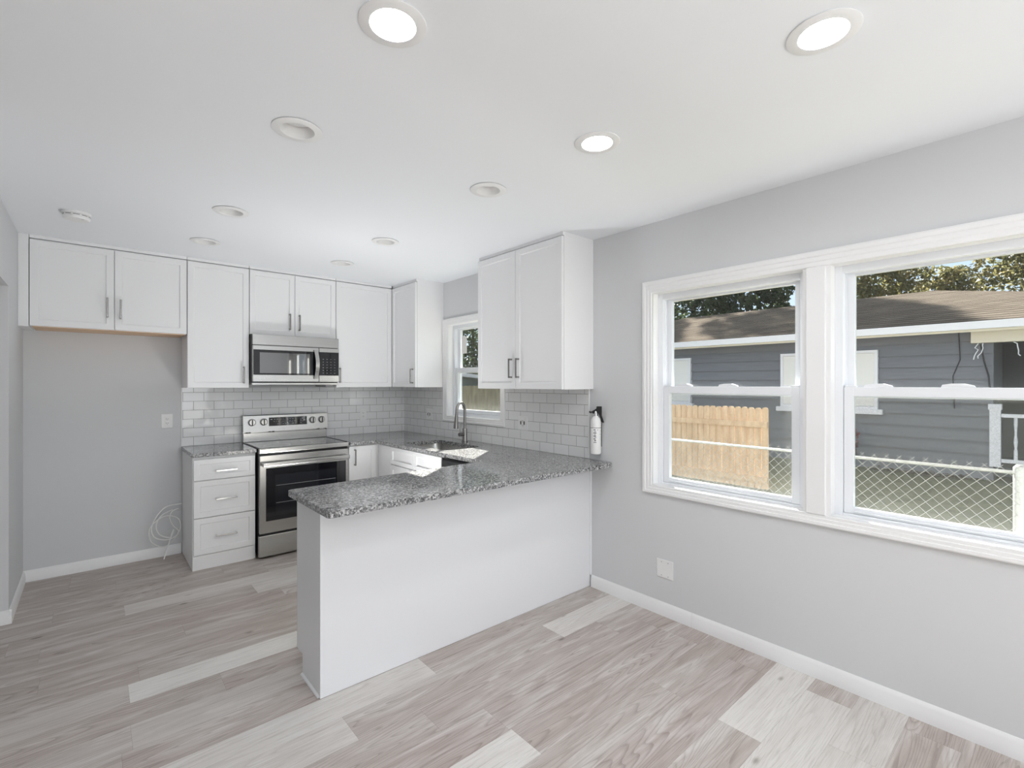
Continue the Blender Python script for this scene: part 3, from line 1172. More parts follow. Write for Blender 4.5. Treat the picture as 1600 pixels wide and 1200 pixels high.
def upper_side(label, y0, y1, z0, doors):
    r = thing('wall_cabinet', (XR, (y0 + y1) / 2, z0), label, 'wall cabinet', UG)
    M = mb('cabinet_white')
    M.box(XU + DT + 0.002, XR - 0.0005, y0, y1, z0, ZT + 0.008, 0.0008)
    M.build('body', r)
    M = mb('cabinet_white')
    M.box(XU + 0.012, XU + 0.03, y0 + 0.002, y1 - 0.002, ZT + 0.0085, ZC - 0.0005)
    M.box(XU + 0.0305, XR - 0.0005, y0 + 0.001, y0 + 0.014, ZT + 0.0085, ZC - 0.0005)
    M.build('top_filler', r)
    for a0, a1, hy, hz in doors:
        d = shaker(side, a0 + 0.0018, a1 - 0.0018, z0 + 0.001, ZT - 0.001, XU + DT).build('door', r)
        pull(side, hy, hz, 0.145, True, XU + 0.0005).build('handle', d)
    return r


upper_side('tall narrow white cabinet in the corner beside the sink window', 4.186, 4.6765, ZU, [(4.186, 4.6765, 4.232, 1.530)])
upper_side('large two-door white cabinet above the peninsula end, right of the sink window', 2.232, 3.172, 1.415,
           [(2.232, 2.708, 2.668, 1.570), (2.708, 3.172, 2.748, 1.570)])

# ---- drawer base left of the range
BG = 'white shaker base cabinets'
r = thing('drawer_cabinet', (0.80, YB, 0), 'white three-drawer base cabinet left of the range', 'base cabinet', BG)
M = mb('cabinet_white')
M.box(0.580, 1.022, 4.447, YB - BT - 0.002, 0.001, 0.8825, 0.001)
M.build('body', r)
mb('cabinet_white').box(0.580, 1.008, 4.437, 4.446, 0.001, 0.112, 0.001).build('toe_kick', r)
for z0, z1, hz in ((0.700, 0.862, 0.768), (0.409, 0.694, 0.545), (0.120, 0.403, 0.257)):
    d = shaker(back, 0.586, 1.017, z0, z1, 4.446, rail=0.052 if z1 > 0.8 else 0.06).build('drawer', r)
    pull(back, 0.805, hz, 0.150, False, 4.4255, 'chrome').build('handle', d)

# ---- corner base right of the range
r = thing('corner_cabinet', (1.95, YB, 0), 'white single-door base cabinet in the corner right of the range', 'base cabinet', BG)
mb('cabinet_white').box(1.797, 2.12, 4.412, YB - 0.001, 0.1, 0.8825, 0.001).build('body', r)
mb('cabinet_white').box(1.797, 2.12, 4.452, 4.462, 0.001, 0.099).build('toe_kick', r)
d = shaker(back, 1.800, 2.066, 0.12, 0.868, 4.411).build('door', r)
pull(back, 1.852, 0.765, 0.150, True, 4.3905).build('handle', d)

# ---- sink base
r = thing('sink_cabinet', (XR, 3.75, 0), 'white sink base cabinet under the kitchen window, false drawer fronts on top', 'base cabinet', BG)
M = mb('cabinet_white')
M.box(2.112, 2.13, 3.262, 4.41, 0.1, 0.8825)
M.box(2.131, XR - 0.001, 3.262, 3.28, 0.1, 0.8825)
M.box(2.131, XR - 0.001, 4.30, 4.318, 0.1, 0.8825)
M.box(2.131, XR - 0.001, 3.281, 4.299, 0.1, 0.118)
M.build('body', r)
mb('cabinet_white').box(2.15, 2.165, 3.262, 4.41, 0.001, 0.099).build('toe_kick', r)
mb('cabinet_white').box(2.092, 2.1115, 4.14, 4.388, 0.12, 0.868, 0.001).build('side_filler', r)
for y0, y1, hy in ((3.272, 3.703, 3.655), (3.706, 4.137, 3.755)):
    shaker(side, y0, y1, 0.71, 0.868, 2.1115, rail=0.05).build('false_front', r)
    d = shaker(side, y0, y1, 0.12, 0.703, 2.1115).build('door', r)
    pull(side, hy, 0.60, 0.145, True, 2.0910).build('handle', d)

# ---- dishwasher
r = thing('dishwasher', (2.40, 2.97, 0), 'dark steel dishwasher under the counter between the sink base and the peninsula', 'dishwasher')
mb('black_plastic').box(2.125, XR - 0.003, 2.682, 3.258, 0.1, 0.868).build('body', r)
mb('dark_metal').box(2.086, 2.124, 2.684, 3.256, 0.11, 0.852, 0.003).build('door', r)
mb('black_plastic').box(2.092, 2.124, 2.684, 3.256, 0.8525, 0.868).build('control_strip', r)
mb('dark_gap').box(2.15, 2.17, 2.684, 3.256, 0.002, 0.099).build('toe_kick', r)

# ---- peninsula
r = thing('peninsula_cabinet', (1.75, 2.45, 0), 'white panelled peninsula base carrying the granite breakfast counter', 'base cabinet', BG)
M = mb('cabinet_white')
M.box(0.812, 2.10, YP + 0.021, 2.585, 0.1, 0.8825)
M.box(2.10, XR - 0.001, YP + 0.021, 2.675, 0.1, 0.8825)
M.box(0.812, XR - 0.001, YP + 0.021, 2.50, 0.001, 0.099)
M.build('body', r)
mb('panel_white').box(0.790, XR - 0.004, YP, YP + 0.018, 0.0012, 0.8825, 0.0008).build('back_panel', r)
M = mb('panel_white')
M.prism([(YP + 0.0185, 0.001), (2.512, 0.001), (2.512, 0.1), (2.60, 0.1), (2.60, 0.8825), (YP + 0.0185, 0.8825)], 'x', 0.792, 0.811)
M.build('side_panel', r)
for x0, x1 in ((0.83, 1.44), (1.443, 2.06)):
    shaker(lambda a0, a1, z0, z1, d0, d1, p: (a0, a1, p + d0, p + d1, z0, z1), x0, x1, 0.12, 0.868, 2.586).build('door', r)
M = mb('panel_white')
M.prism([(0.7915, 0.001), (0.781, 0.001), (0.782, 0.006), (0.786, 0.010), (0.7915, 0.011)], 'y', YP + 0.012, 2.512)
M.build('shoe_moulding', r)
M = mb('panel_white')
M.prism([(XR - 0.012, YP), (XR - 0.0005, YP), (XR - 0.0005, YP - 0.012), (XR - 0.004, YP - 0.0115), (XR - 0.0085, YP - 0.0085), (XR - 0.0115, YP - 0.004)], 'z', BH, 0.8825)
M.build('corner_moulding', r)

# ---- countertops
CT0, CT1 = 0.8835, 0.914


def counter(name, outer, holes, label, base):
    M = mb('granite')
    plate(M, outer, holes, CT0, CT1)
    o = M.build(name, base=base)
    bv = o.modifiers.new('edge', 'BEVEL')
    bv.width = 0.005
    bv.segments = 3
    bv.limit_method = 'ANGLE'
    bv.angle_limit = math.radians(50)
    tag(o, label, 'countertop', 'granite countertops')
    return o


counter('countertop', [(0.572, 4.405), (1.024, 4.405), (1.024, YB - 0.010), (0.572, YB - 0.010)], [],
        'short speckled gray granite countertop on the drawer base left of the range', (0.80, 4.7, CT0))


def arc(cx, cy, r, a0, a1, n=5):
    return [(cx + r * math.cos(math.radians(a0 + (a1 - a0) * k / n)), cy + r * math.sin(math.radians(a0 + (a1 - a0) * k / n))) for k in range(n + 1)]


SK = (2.145, 2.525, 3.30, 3.985)
outer = ([(1.795, YB - 0.010), (1.795, 4.345), (2.045, 4.345), (2.065, 2.685)]
         + [(0.762, 2.603), (0.747, 2.588)]
         + arc(0.770, 2.062, 0.022, 180, 270)
         + arc(XR - 0.045, 2.085, 0.040, 270, 360)
         + [(XR - 0.005, 2.20), (XR - 0.010, 2.27), (XR - 0.010, YB - 0.010)])
counter('countertop', outer, [rrect(*SK, 0.07)],
        'L-shaped speckled gray granite countertop running from the corner past the sink over the peninsula', (1.75, 2.4, CT0))

# ---- sink
r = thing('sink', (2.335, 3.64, 0.70), 'stainless undermount kitchen sink in the granite below the window', 'sink')
M = mb('stainless')
x0, x1, y0, y1 = SK
rings = []
for dz, ins, rad in ((CT0 - 0.001, -0.03, 0.09), (CT0 - 0.001, -0.004, 0.075), (0.74, 0.006, 0.07), (0.705, 0.03, 0.06), (0.70, 0.06, 0.05)):
    rings.append([M.b.verts.new((x, y, dz)) for x, y in rrect(x0 + ins, x1 - ins, y0 + ins, y1 - ins, rad)])
for A, B in zip(rings, rings[1:]):
    for k in range(len(A)):
        M.b.faces.new((A[k], A[(k + 1) % len(A)], B[(k + 1) % len(A)], B[k]))
M.b.faces.new(rings[-1])
M.build('basin', r, smooth=50)
M = mb('chrome')
M.lathe([(0.045, 0.7005), (0.045, 0.704), (0.03, 0.703), (0.0, 0.702)], 2.335, 3.68, 0, 24)
M.build('drain', r, smooth=40)

# ---- faucet
FX, FY = 2.605, 3.672
r = thing('faucet', (FX, FY, CT1), 'brushed nickel gooseneck kitchen faucet behind the sink', 'faucet')
M = mb('nickel')
M.lathe([(0.029, 0.0006), (0.029, 0.006), (0.0245, 0.010), (0.0225, 0.03), (0.0225, 0.118), (0.020, 0.126), (0.0150, 0.130)], FX, FY, CT1, 24)
M.build('body', r, smooth=40)
pts = [(FX, FY, CT1 + 0.12), (FX, FY, CT1 + 0.20), (FX, FY, CT1 + 0.285)]
R = 0.082
ux, uy = -0.88, -0.47
for k in range(1, 15):
    t = math.pi * k / 14 * 1.03
    d = R - R * math.cos(t)
    pts.append((FX + ux * d, FY + uy * d, CT1 + 0.285 + R * math.sin(t)))
pts.append((pts[-1][0] - 0.001, pts[-1][1], pts[-1][2] - 0.02))
M = mb('nickel')
M.tube(pts, 0.0125, 14)
M.build('spout', r, smooth=60)
e = Vector(pts[-1])
M = mb('nickel')
M.tube([e + Vector((0, 0, 0.004)), e + Vector((-0.002, 0, -0.03)), e + Vector((-0.006, -0.002, -0.085)), e + Vector((-0.008, -0.003, -0.118))], [0.0135, 0.0155, 0.021, 0.0225], 18)
M.build('spray_head', r, smooth=60)
M = mb('nickel')
hz = CT1 + 0.075
h0 = Vector((FX, FY, hz))
hd = Vector((-0.80, -0.20, 0)).normalized()
M.tube([h0 + hd * 0.018, h0 + hd * 0.075], 0.0175, 16)
M.tube([h0 + hd * 0.064 + Vector((0, 0, 0.012)), h0 + hd * 0.062 + Vector((0, 0, 0.06)), h0 + hd * 0.060 + Vector((0, 0, 0.105))], [0.006, 0.005, 0.004], 10)
M.build('handle', r, smooth=50)

# ---- tile backsplash
M = mb('tile_back')
M.box(0.580, XR - 0.0095, YB - 0.009, YB - 0.0006, 0.9146, ZU - 0.001)
o = M.build('tile_backsplash', base=(0.585, YB, 0.9146))
tag(o, 'white subway tile backsplash on the back wall behind the range', 'backsplash', 'subway tile backsplash')
M = mb('tile_right')
wy0, wy1, wz = WK['y0'] - 0.0695, WK['y1'] + 0.0695, WK['z0'] - 0.0595
M.box(XR - 0.009, XR - 0.0006, 2.275, YB - 0.0005, 0.9146, wz)
M.box(XR - 0.009, XR - 0.0006, 2.275, wy0, wz, 1.414)
M.box(XR - 0.009, XR - 0.0006, wy1, YB - 0.0005, wz, ZU - 0.001)
o = M.build('tile_backsplash', base=(XR, YB, 0.9146))
tag(o, 'white subway tile backsplash on the window wall around the sink window', 'backsplash', 'subway tile backsplash')
M = mb('trim_white')
M.box(XR - 0.011, XR - 0.0006, 2.262, 2.2745, 0.915, 1.4145, 0.002)
struct(M.build('trim_3'), 'thin white edge strip at the free end of the wall tile', 'tile trim')
M = mb('trim_white')
M.box(0.571, 0.5795, YB - 0.011, YB - 0.0006, 0.915, ZU - 0.001, 0.002)
struct(M.build('trim_4'), 'thin white edge strip at the fridge side of the wall tile', 'tile trim')


# ---- outlets
def outlet(fr, a, z, pl, label, w=0.072, h=0.116, m='plate_white'):
    loc = (a, pl, z) if fr is back else (pl, a, z)
    r = thing('wall_outlet', loc, label, 'outlet', 'electrical outlets')
    mb(m).box(*fr(a - w / 2, a + w / 2, z - h / 2, z + h / 2, 0.0006, 0.006, pl), bev=0.002).build('cover_plate', r)
    M = mb('plastic_white')
    M.box(*fr(a - 0.0165, a + 0.0165, z - 0.034, z + 0.034, 0.0062, 0.009, pl), bev=0.001)
    rc = M.build('receptacle', r)
    for s in (-1, 1):
        c = z + s * 0.018
        for q in ((a - 0.0075, a - 0.005, c - 0.003, c + 0.006), (a + 0.005, a + 0.0075, c - 0.003, c + 0.005), (a - 0.002, a + 0.002, c - 0.010, c - 0.006)):
            mb('dark_slot').box(*fr(*q, 0.0091, 0.0096, pl)).build('slot', rc)
    return r


outlet(back, 0.474, 1.138, YB, 'white outlet on the gray wall of the fridge recess', w=0.08, h=0.12)
outlet(back, 2.206, 1.122, YB - 0.009, 'white outlet in the back wall tile right of the range')


def outlet_turned(a, z, pl, label):
    """two-gang-looking plate seen on the window wall: dark duplex slots side by side"""
    r = outlet(side, a, z, pl, label, w=0.114, h=0.116)
    for s in (-1, 1):
        mb('dark_slot').box(*side(a + s * 0.02 - 0.006, a + s * 0.02 + 0.006, z - 0.012, z + 0.016, 0.0097, 0.0102, pl), bev=0.003).build('socket_opening', r)
    return r


outlet_turned(4.447, 1.13, XR - 0.009, 'white double outlet in the tile left of the sink window')
outlet_turned(2.969, 1.128, XR - 0.009, 'white double outlet in the tile right of the sink window')

r = thing('blank_cover_plate', (XR, 1.657, 0.29), 'square white blank cover plate low on the gray wall below the double window', 'wall plate')
mb('plate_white').box(*side(1.600, 1.714, 0.236, 0.350, 0.0006, 0.006, XR), bev=0.002).build('cover_plate', r)
for dy in (-0.023, 0.023):
    for dz in (-0.042, 0.042):
        mb('ink_gray').lathe([(0.0032, -0.0065), (0.0032, -0.0061)], XR, 1.657 + dy, 0.293 + dz, 10, axis='x').build('screw', r)

# ================================================================== RANGE
RX0, RX1 = 1.0295, 1.7905
RC = (RX0 + RX1) / 2
r = thing('range', (RC, 4.7, 0), 'freestanding stainless electric range with black glass oven door and cooktop', 'range')
M = mb('black_plastic')
M.box(RX0 + 0.004, RX1 - 0.004, 4.405, 4.985, 0.04, 0.898)
M.box(RX0 + 0.03, RX1 - 0.03, 4.42, 4.95, 0.001, 0.04)
M.build('body', r)
M = mb('stainless')
M.box(RX0 + 0.001, RX1 - 0.001, 4.362, 4.404, 0.876, 0.9155, 0.006, 3)
M.build('front_trim', r)
ck = mb('black_glass').box(RX0 + 0.001, RX1 - 0.001, 4.4045, 4.93, 0.8985, 0.9165, 0.003).build('cooktop', r)
for cx, cy, rr in ((1.22, 4.55, 0.105), (1.60, 4.55, 0.085), (1.22, 4.79, 0.075), (1.60, 4.79, 0.105)):
    mb('ink_gray').lathe([(rr, 0.91675), (rr - 0.0025, 0.91675)], cx, cy, 0, 48, cap=False).build('burner_ring', ck, recalc=False)
for x in (RX0 + 0.001, RX1 - 0.012):
    mb('black_plastic').box(x, x + 0.011, 4.405, 4.93, 0.9167, 0.920).build('cooktop_edge', ck)
# oven door
M = mb('stainless')
M.box(RX0 + 0.006, RX1 - 0.006, 4.360, 4.402, 0.212, 0.858, 0.004, 2)
dr = M.build('oven_door', r)
gl = mb('black_glass').box(1.083, 1.757, 4.3565, 4.3595, 0.312, 0.752, 0.001).build('door_glass', dr)
mb('oven_glass').box(1.155, 1.665, 4.3558, 4.3564, 0.36, 0.69).build('inner_window', dr)
for z in (0.455, 0.60):
    mb('ink_gray').box(1.16, 1.66, 4.3552, 4.3557, z, z + 0.0025).build('oven_rack', dr)
M = mb('stainless')
M.box(RX0 + 0.015, RX1 - 0.015, 4.302, 4.324, 0.770, 0.806, 0.008, 3)
for x in (RX0 + 0.02, RX1 - 0.05):
    M.box(x, x + 0.03, 4.318, 4.361, 0.774, 0.802, 0.004)
M.build('handle', dr)
mb('dark_gap').box(RX0 + 0.008, RX1 - 0.008, 4.385, 4.404, 0.193, 0.2115).build('door_gap', r)
M = mb('stainless')
M.box(RX0 + 0.003, RX1 - 0.003, 4.366, 4.404, 0.018, 0.192, 0.004, 2)
M.build('storage_drawer', r)
# backguard
M = mb('stainless')
M.box(RX0 + 0.004, RX1 - 0.002, 4.931, 4.984, 0.9167, 1.000, 0.003)
M.box(RX0 + 0.004, RX1 - 0.002, 4.945, 4.984, 1.000, 1.02)
bgd = M.build('backguard', r)
M = mb('stainless')
M.prism([(4.914, 1.010), (4.984, 1.010), (4.984, 1.164), (4.932, 1.164), (4.926, 1.158)], 'x', RX0 + 0.002, RX1 + 0.004, 0.002)
cp = M.build('control_panel', r)


def panel_y(z):           # front of the tilted control panel
    return 4.914 + (z - 1.010) / 0.148 * 0.012


M = mb('black_glass')
zc0, zc1 = 1.057, 1.137
M.b.faces.new([M.b.verts.new(p) for p in ((1.247, panel_y(zc0) - 0.0012, zc0), (1.592, panel_y(zc0) - 0.0012, zc0), (1.592, panel_y(zc1) - 0.0012, zc1), (1.247, panel_y(zc1) - 0.0012, zc1))])
M.box(1.247, 1.592, panel_y(zc0) - 0.0008, panel_y(zc0) + 0.01, zc0, zc0 + 0.002)
M.build('display', cp)
rg = random.Random(5)
for row, z in enumerate((1.073, 1.096, 1.117)):
    x = 1.262
    while x < 1.575:
        w = rg.uniform(0.006, 0.016)
        if rg.random() < 0.72:
            mb('print_light').box(x, x + w, panel_y(z) - 0.0018, panel_y(z) - 0.0013, z, z + 0.004).build('display_mark', cp)
        x += w + rg.uniform(0.008, 0.018)
for kx in (1.102, 1.202, 1.645, 1.733):
    kz = 1.098
    ky = panel_y(kz)
    M = mb('dark_metal')
    M.lathe([(0.033, 0.0), (0.033, -0.006), (0.029, -0.007)], kx, ky, kz, 32, axis='y')
    M.use('stainless').lathe([(0.0275, -0.0072), (0.0265, -0.022), (0.024, -0.026)], kx, ky, kz, 32, axis='y')
    M.use('black_plastic').box(kx - 0.004, kx + 0.004, ky - 0.0325, ky - 0.0262, kz - 0.024, kz + 0.024, 0.001)
    M.build('knob', cp, smooth=40)
for x in (RX0 + 0.025, RX0 + 0.05, 1.25, 1.28, RX1 - 0.09, RX1 - 0.02):
    mb('dark_gap').box(x, x + 0.014, 4.920, 4.9300, 1.0005, 1.0095).build('panel_clip', cp)

# ================================================================== MICROWAVE
MX0, MX1 = 1.0325, 1.7855
r = thing('microwave', (RC, 4.8, 1.445), 'stainless over-the-range microwave with black window hanging below the short cabinet', 'microwave')
mb('black_plastic').box(MX0, MX1, 4.636, YB - 0.011, 1.462, 1.886).build('body', r)
M = mb('stainless')
M.box(MX0 + 0.004, MX1, 4.606, 4.635, 1.793, 1.886, 0.003)
M.build('vent_grille', r)
M = mb('stainless')
M.box(MX0 + 0.004, 1.598, 4.600, 4.635, 1.470, 1.790, 0.004)
dr = M.build('door', r)
mb('black_glass').box(MX0 + 0.010, 1.5985, 4.5975, 4.5998, 1.532, 1.752, 0.0008).build('door_glass', dr)
mb('micro_glass').box(1.092, 1.515, 4.5968, 4.5974, 1.548, 1.728).build('door_window', dr)
M = mb('stainless')
hp = []
for k in range(13):
    t = k / 12
    hp.append((1.567 + 0.004 * math.sin(math.pi * t), 4.600 - 0.012 - 0.036 * math.sin(math.pi * t), 1.500 + 0.268 * t))
before = set(M.b.faces)
prev = None
for x, y, z in hp:
    ring = [M.b.verts.new(p) for p in ((x - 0.017, y, z), (x + 0.017, y, z), (x + 0.013, y + 0.010, z), (x - 0.013, y + 0.010, z))]
    if prev:
        for k in range(4):
            M.b.faces.new((prev[k], prev[(k + 1) % 4], ring[(k + 1) % 4], ring[k]))
    else:
        M.b.faces.new(ring)
    prev = ring
M.b.faces.new(prev[::-1])
M.box(1.555, 1.579, 4.590, 4.600, 1.498, 1.522)
M.box(1.555, 1.579, 4.590, 4.600, 1.746, 1.770)
M.build('handle', dr, smooth=35)
M = mb('stainless')
M.box(1.5995, MX1, 4.601, 4.635, 1.470, 1.790, 0.003)
cpn = M.build('control_panel', r)
mb('black_glass').box(1.6005, MX1 - 0.001, 4.5985, 4.6008, 1.532, 1.752, 0.0008).build('keypad', cpn)
for i in range(4):
    for j in range(6):
        x, z = 1.632 + i * 0.036, 1.553 + j * 0.026
        mb('ink_gray').box(x, x + 0.009, 4.5979, 4.5984, z, z + 0.0035).build('key', cpn)
M = mb('stainless')
M.box(MX0 + 0.004, MX1 - 0.004, 4.612, 4.99, 1.446, 1.4615)
bt = M.build('underside', r)
mb('dark_gap').box(1.17, 1.58, 4.604, 4.9, 1.4425, 1.4458).build('intake', bt)
text_mesh('LG', 0.020, 'print_light', dr, 'logo', (1.125, 4.5995, 1.502), (math.radians(90), 0, 0))
M = mb('print_light')
M.lathe([(0.008, -0.0004), (0.0055, -0.0004)], 1.098, 4.5998, 1.502, 20, axis='y', cap=False)
M.build('logo_ring', dr, recalc=False)
M = mb('ink_gray')
M.box(1.695, 1.765, 4.70, 4.985, ZU + 0.006, 1.4455)
M.build('side_bracket', r)

# ================================================================== FIRE EXTINGUISHER
EX, EY, EZ = XR - 0.048, 2.172, 0.962
r = thing('fire_extinguisher', (EX, EY, EZ), 'small white fire extinguisher with black lever on the wall beside the tile', 'fire extinguisher')
M = mb('enamel_white')
M.lathe([(0.031, 0.0), (0.036, 0.003), (0.0375, 0.012), (0.0375, 0.222), (0.034, 0.240), (0.025, 0.256), (0.016, 0.263), (0.016, 0.268)], EX, EY, EZ, 36)
M.build('cylinder', r, smooth=35)
M = mb('chrome')
M.lathe([(0.013, 0.2685), (0.013, 0.285), (0.010, 0.30)], EX, EY, EZ, 20)
M.build('valve', r, smooth=40)
hv = Vector((0.6, -0.8, 0)).normalized()     # lever side
hw = Vector((0.8, 0.6, 0))


def ext_prism(M, prof, w):
    before = set(M.b.faces)
    base = Vector((EX, EY, EZ))
    lo = [M.b.verts.new(base + hv * a + Vector((0, 0, z)) - hw * w) for a, z in prof]
    hi = [M.b.verts.new(base + hv * a + Vector((0, 0, z)) + hw * w) for a, z in prof]
    n = len(prof)
    M.b.faces.new(lo[::-1])
    M.b.faces.new(hi)
    for i in range(n):
        M.b.faces.new((lo[i], lo[(i + 1) % n], hi[(i + 1) % n], hi[i]))
    M._tag(before)


M = mb('black_plastic')
ext_prism(M, [(-0.03, 0.296), (0.004, 0.318), (0.006, 0.334), (0.042, 0.334), (0.042, 0.27), (0.058, 0.222), (0.046, 0.220), (0.024, 0.272), (0.010, 0.294), (-0.02, 0.282)], 0.009)
M.build('lever', r)
M = mb('black_plastic')
nb = Vector((EX, EY, EZ)) - hv * 0.028
M.tube([nb + Vector((0, 0, 0.290)), nb - hv * 0.018 + Vector((0, 0, 0.296))], [0.007, 0.006], 12)
M.build('nozzle', r, smooth=50)
M = mb('ink_dark')
M.lathe([(0.0378, 0.184), (0.0378, 0.187)], EX, EY, EZ, 36, cap=False)
M.build('label_band', r, recalc=True)


def on_can(M, t0, t1, z0, z1, rad=0.0379):
    n = max(1, int((t1 - t0) / 8))
    for i in range(n):
        a, c = math.radians(t0 + (t1 - t0) * i / n), math.radians(t0 + (t1 - t0) * (i + 1) / n)
        M.quad([(EX + rad * math.cos(w), EY + rad * math.sin(w), EZ + z) for w, z in ((a, z0), (c, z0), (c, z1), (a, z1))])


# vertical lettering and fine print on the can (facing the dining side)
M = mb('ink_dark')
for i, (z, h) in enumerate(((0.083, 0.004), (0.094, 0.007), (0.106, 0.006), (0.118, 0.003), (0.126, 0.006), (0.137, 0.004), (0.147, 0.006), (0.159, 0.004), (0.170, 0.005))):
    on_can(M, 196 + (i % 2) * 8, 226 - (i % 3) * 4, z, z + h)
on_can(M, 238, 243, 0.168, 0.176)
M.build('lettering', r, recalc=False)
M = mb('ink_gray')
for z in (0.140,):
    on_can(M, 262, 312, z, z + 0.003)
for z in (0.094, 0.104, 0.112, 0.120, 0.128, 0.152, 0.160, 0.168):
    on_can(M, 266, 300, z, z + 0.0012)
M.build('fine_print', r, recalc=False)
M = mb('black_plastic')
M.box(XR - 0.0095, XR - 0.0006, EY - 0.016, EY + 0.016, EZ + 0.05, EZ + 0.24)
M.build('wall_bracket', r)

# ================================================================== COILED WATER LINE
M = mb('cable_white')


def wall_pt(u, v, y):
    """point on the plane Y = y that the photograph shows at this spot of the recess wall"""
    cs, sn = math.cos(0.71445), math.sin(0.71445)
    dx = (u - 800) / 754.75
    rx, ry = dx * cs + sn, -dx * sn + cs
    t = y / ry
    return Vector((rx * t, y, 1.4523 + (600 - v) / 754.75 * t))


def spline(pts, n=8):
    out = []
    P = [pts[0]] + list(pts) + [pts[-1]]
    for i in range(1, len(P) - 2):
        p0, p1, p2, p3 = P[i - 1:i + 3]
        for k in range(n):
            t = k / n
            out.append(0.5 * ((2 * p1) + (-p0 + p2) * t + (2 * p0 - 5 * p1 + 4 * p2 - p3) * t * t + (-p0 + 3 * p1 - 3 * p2 + p3) * t ** 3))
    out.append(P[-2])
    return out


coil = [(284, 787, 4.93), (262, 791, 4.90), (247, 804, 4.88), (237, 824, 4.87), (240, 838, 4.88), (250, 843, 4.90), (263, 843, 4.92), (275, 837, 4.93), (282, 824, 4.94),
        (279, 811, 4.93), (266, 806, 4.91), (252, 809, 4.89), (238, 820, 4.88), (233, 832, 4.88), (236, 846, 4.90), (249, 854, 4.92), (262, 852, 4.94), (272, 842, 4.93), (279, 830, 4.91),
        (271, 822, 4.89), (265, 810, 4.88), (268, 800, 4.88), (277, 795, 4.90), (280, 797, 4.92)]
tail = [(270, 796, 4.915), (252, 806, 4.91), (244, 822, 4.90), (250, 836, 4.90), (265, 840, 4.89), (268, 834, 4.88), (271, 828, 4.87), (264, 848, 4.85), (260, 861, 4.83), (256, 874, 4.80)]
M.tube(spline([wall_pt(*p) for p in coil]), 0.0042, 8)
M.tube(spline([wall_pt(*p) for p in tail]), 0.0040, 8)
o = M.build('water_line', base=(0.43, 4.88, 0.0), smooth=60)
tag(o, 'loosely coiled thin white water line hanging in the fridge recess beside the drawer base', 'tubing')

# ================================================================== OUTDOORS
GZ = -0.25
M = mb('lawn')
M.box(XR + 0.3, 60, -25, 60, GZ - 0.3, GZ)
o = M.build('ground')
struct(o)

# ---- chain link fence
FXc = 3.95
r = thing('chain_link_fence', (FXc, 1.8, GZ), 'low galvanized chain link fence just outside the double window', 'fence')
ZTOP = 0.95
YA, YE = 0.18, 6.5
M = mb('galvanized')
M.tube([(FXc, YA, ZTOP), (FXc, YE, ZTOP)], 0.010, 10)
M.build('top_rail', r, smooth=60)
for y, rad, top in ((YA, 0.03, ZTOP + 0.03), (2.86, 0.018, ZTOP), (5.7, 0.018, ZTOP)):
    M = mb('galvanized')
    M.lathe([(rad, GZ), (rad, top), (rad * 0.5, top + 0.015)], FXc + 0.012, y, 0, 14)
    M.build('post', r, smooth=50)
M = mb('galvanized')
D = 0.066
hh = ZTOP + 0.04 - (GZ + 0.03)
k = -int(hh / D) - 1
while YA + k * D < YE:
    for s in (1, -1):
        ya = YA + k * D if s == 1 else YA + k * D + hh
        yb_ = YA + k * D + hh if s == 1 else YA + k * D
        za, zb = GZ + 0.03, ZTOP + 0.04
        # clip to the run of the fence
        lo_t = 0.0
        hi_t = 1.0
        d = yb_ - ya
        for lim, sign in ((YA, 1), (YE, -1)):
            t = (lim - ya) / d
            if (d > 0) == (sign == 1):
                lo_t = max(lo_t, t)
            else:
                hi_t = min(hi_t, t)
        if hi_t - lo_t > 0.01:
            pa = Vector((FXc - 0.016 - 0.002 * s, ya + d * lo_t, za + (zb - za) * lo_t))
            pb = Vector((FXc - 0.016 - 0.002 * s, ya + d * hi_t, za + (zb - za) * hi_t))
            M.tube([pa, pb], 0.0013, 4)
    k += 1
M.build('wire_mesh', r)


# ---- picket fences
def picket_fence(label, p0, p1, top, bottom, m, n, rails, flip=1, bw=0.138):
    r = thing('picket_fence', ((p0[0] + p1[0]) / 2, (p0[1] + p1[1]) / 2, bottom), label, 'fence')
    a, c = Vector((*p0, 0)), Vector((*p1, 0))
    dv = (c - a).normalized()
    nv = Vector((-dv.y, dv.x, 0)) * flip
    ln = (c - a).length
    pitch = ln / n
    rg = random.Random(11)
    for i in range(n):
        o = a + dv * (pitch * i)
        w = pitch * 0.94
        tp = top + rg.uniform(-0.006, 0.006)
        prof = [(0, bottom + 0.02), (w, bottom + 0.02), (w, tp - 0.035), (w * 0.84, tp - 0.008), (w * 0.62, tp), (w * 0.38, tp), (w * 0.16, tp - 0.008), (0, tp - 0.035)]
        M = mb(m)
        lo = [M.b.verts.new(o + dv * s + Vector((0, 0, z))) for s, z in prof]
        hi = [M.b.verts.new(o + dv * s + nv * 0.018 + Vector((0, 0, z))) for s, z in prof]
        M.b.faces.new(lo[::-1])
        M.b.faces.new(hi)
        for q in range(len(prof)):
            M.b.faces.new((lo[q], lo[(q + 1) % len(prof)], hi[(q + 1) % len(prof)], hi[q]))
        M.build('picket', r)
    for z in rails:
        M = mb(m)
        o = a - nv * 0.001
        q = [o + Vector((0, 0, z)), o + dv * ln * 0.995 + Vector((0, 0, z)), o + dv * ln * 0.995 + Vector((0, 0, z + 0.09)), o + Vector((0, 0, z + 0.09))]
        lo = [M.b.verts.new(v) for v in q]
        hi = [M.b.verts.new(v - nv * 0.038) for v in q]
        M.b.faces.new(lo[::-1])
        M.b.faces.new(hi)
        for j in range(4):
            M.b.faces.new((lo[j], lo[(j + 1) % 4], hi[(j + 1) % 4], hi[j]))
        M.build('rail', r)
    return r


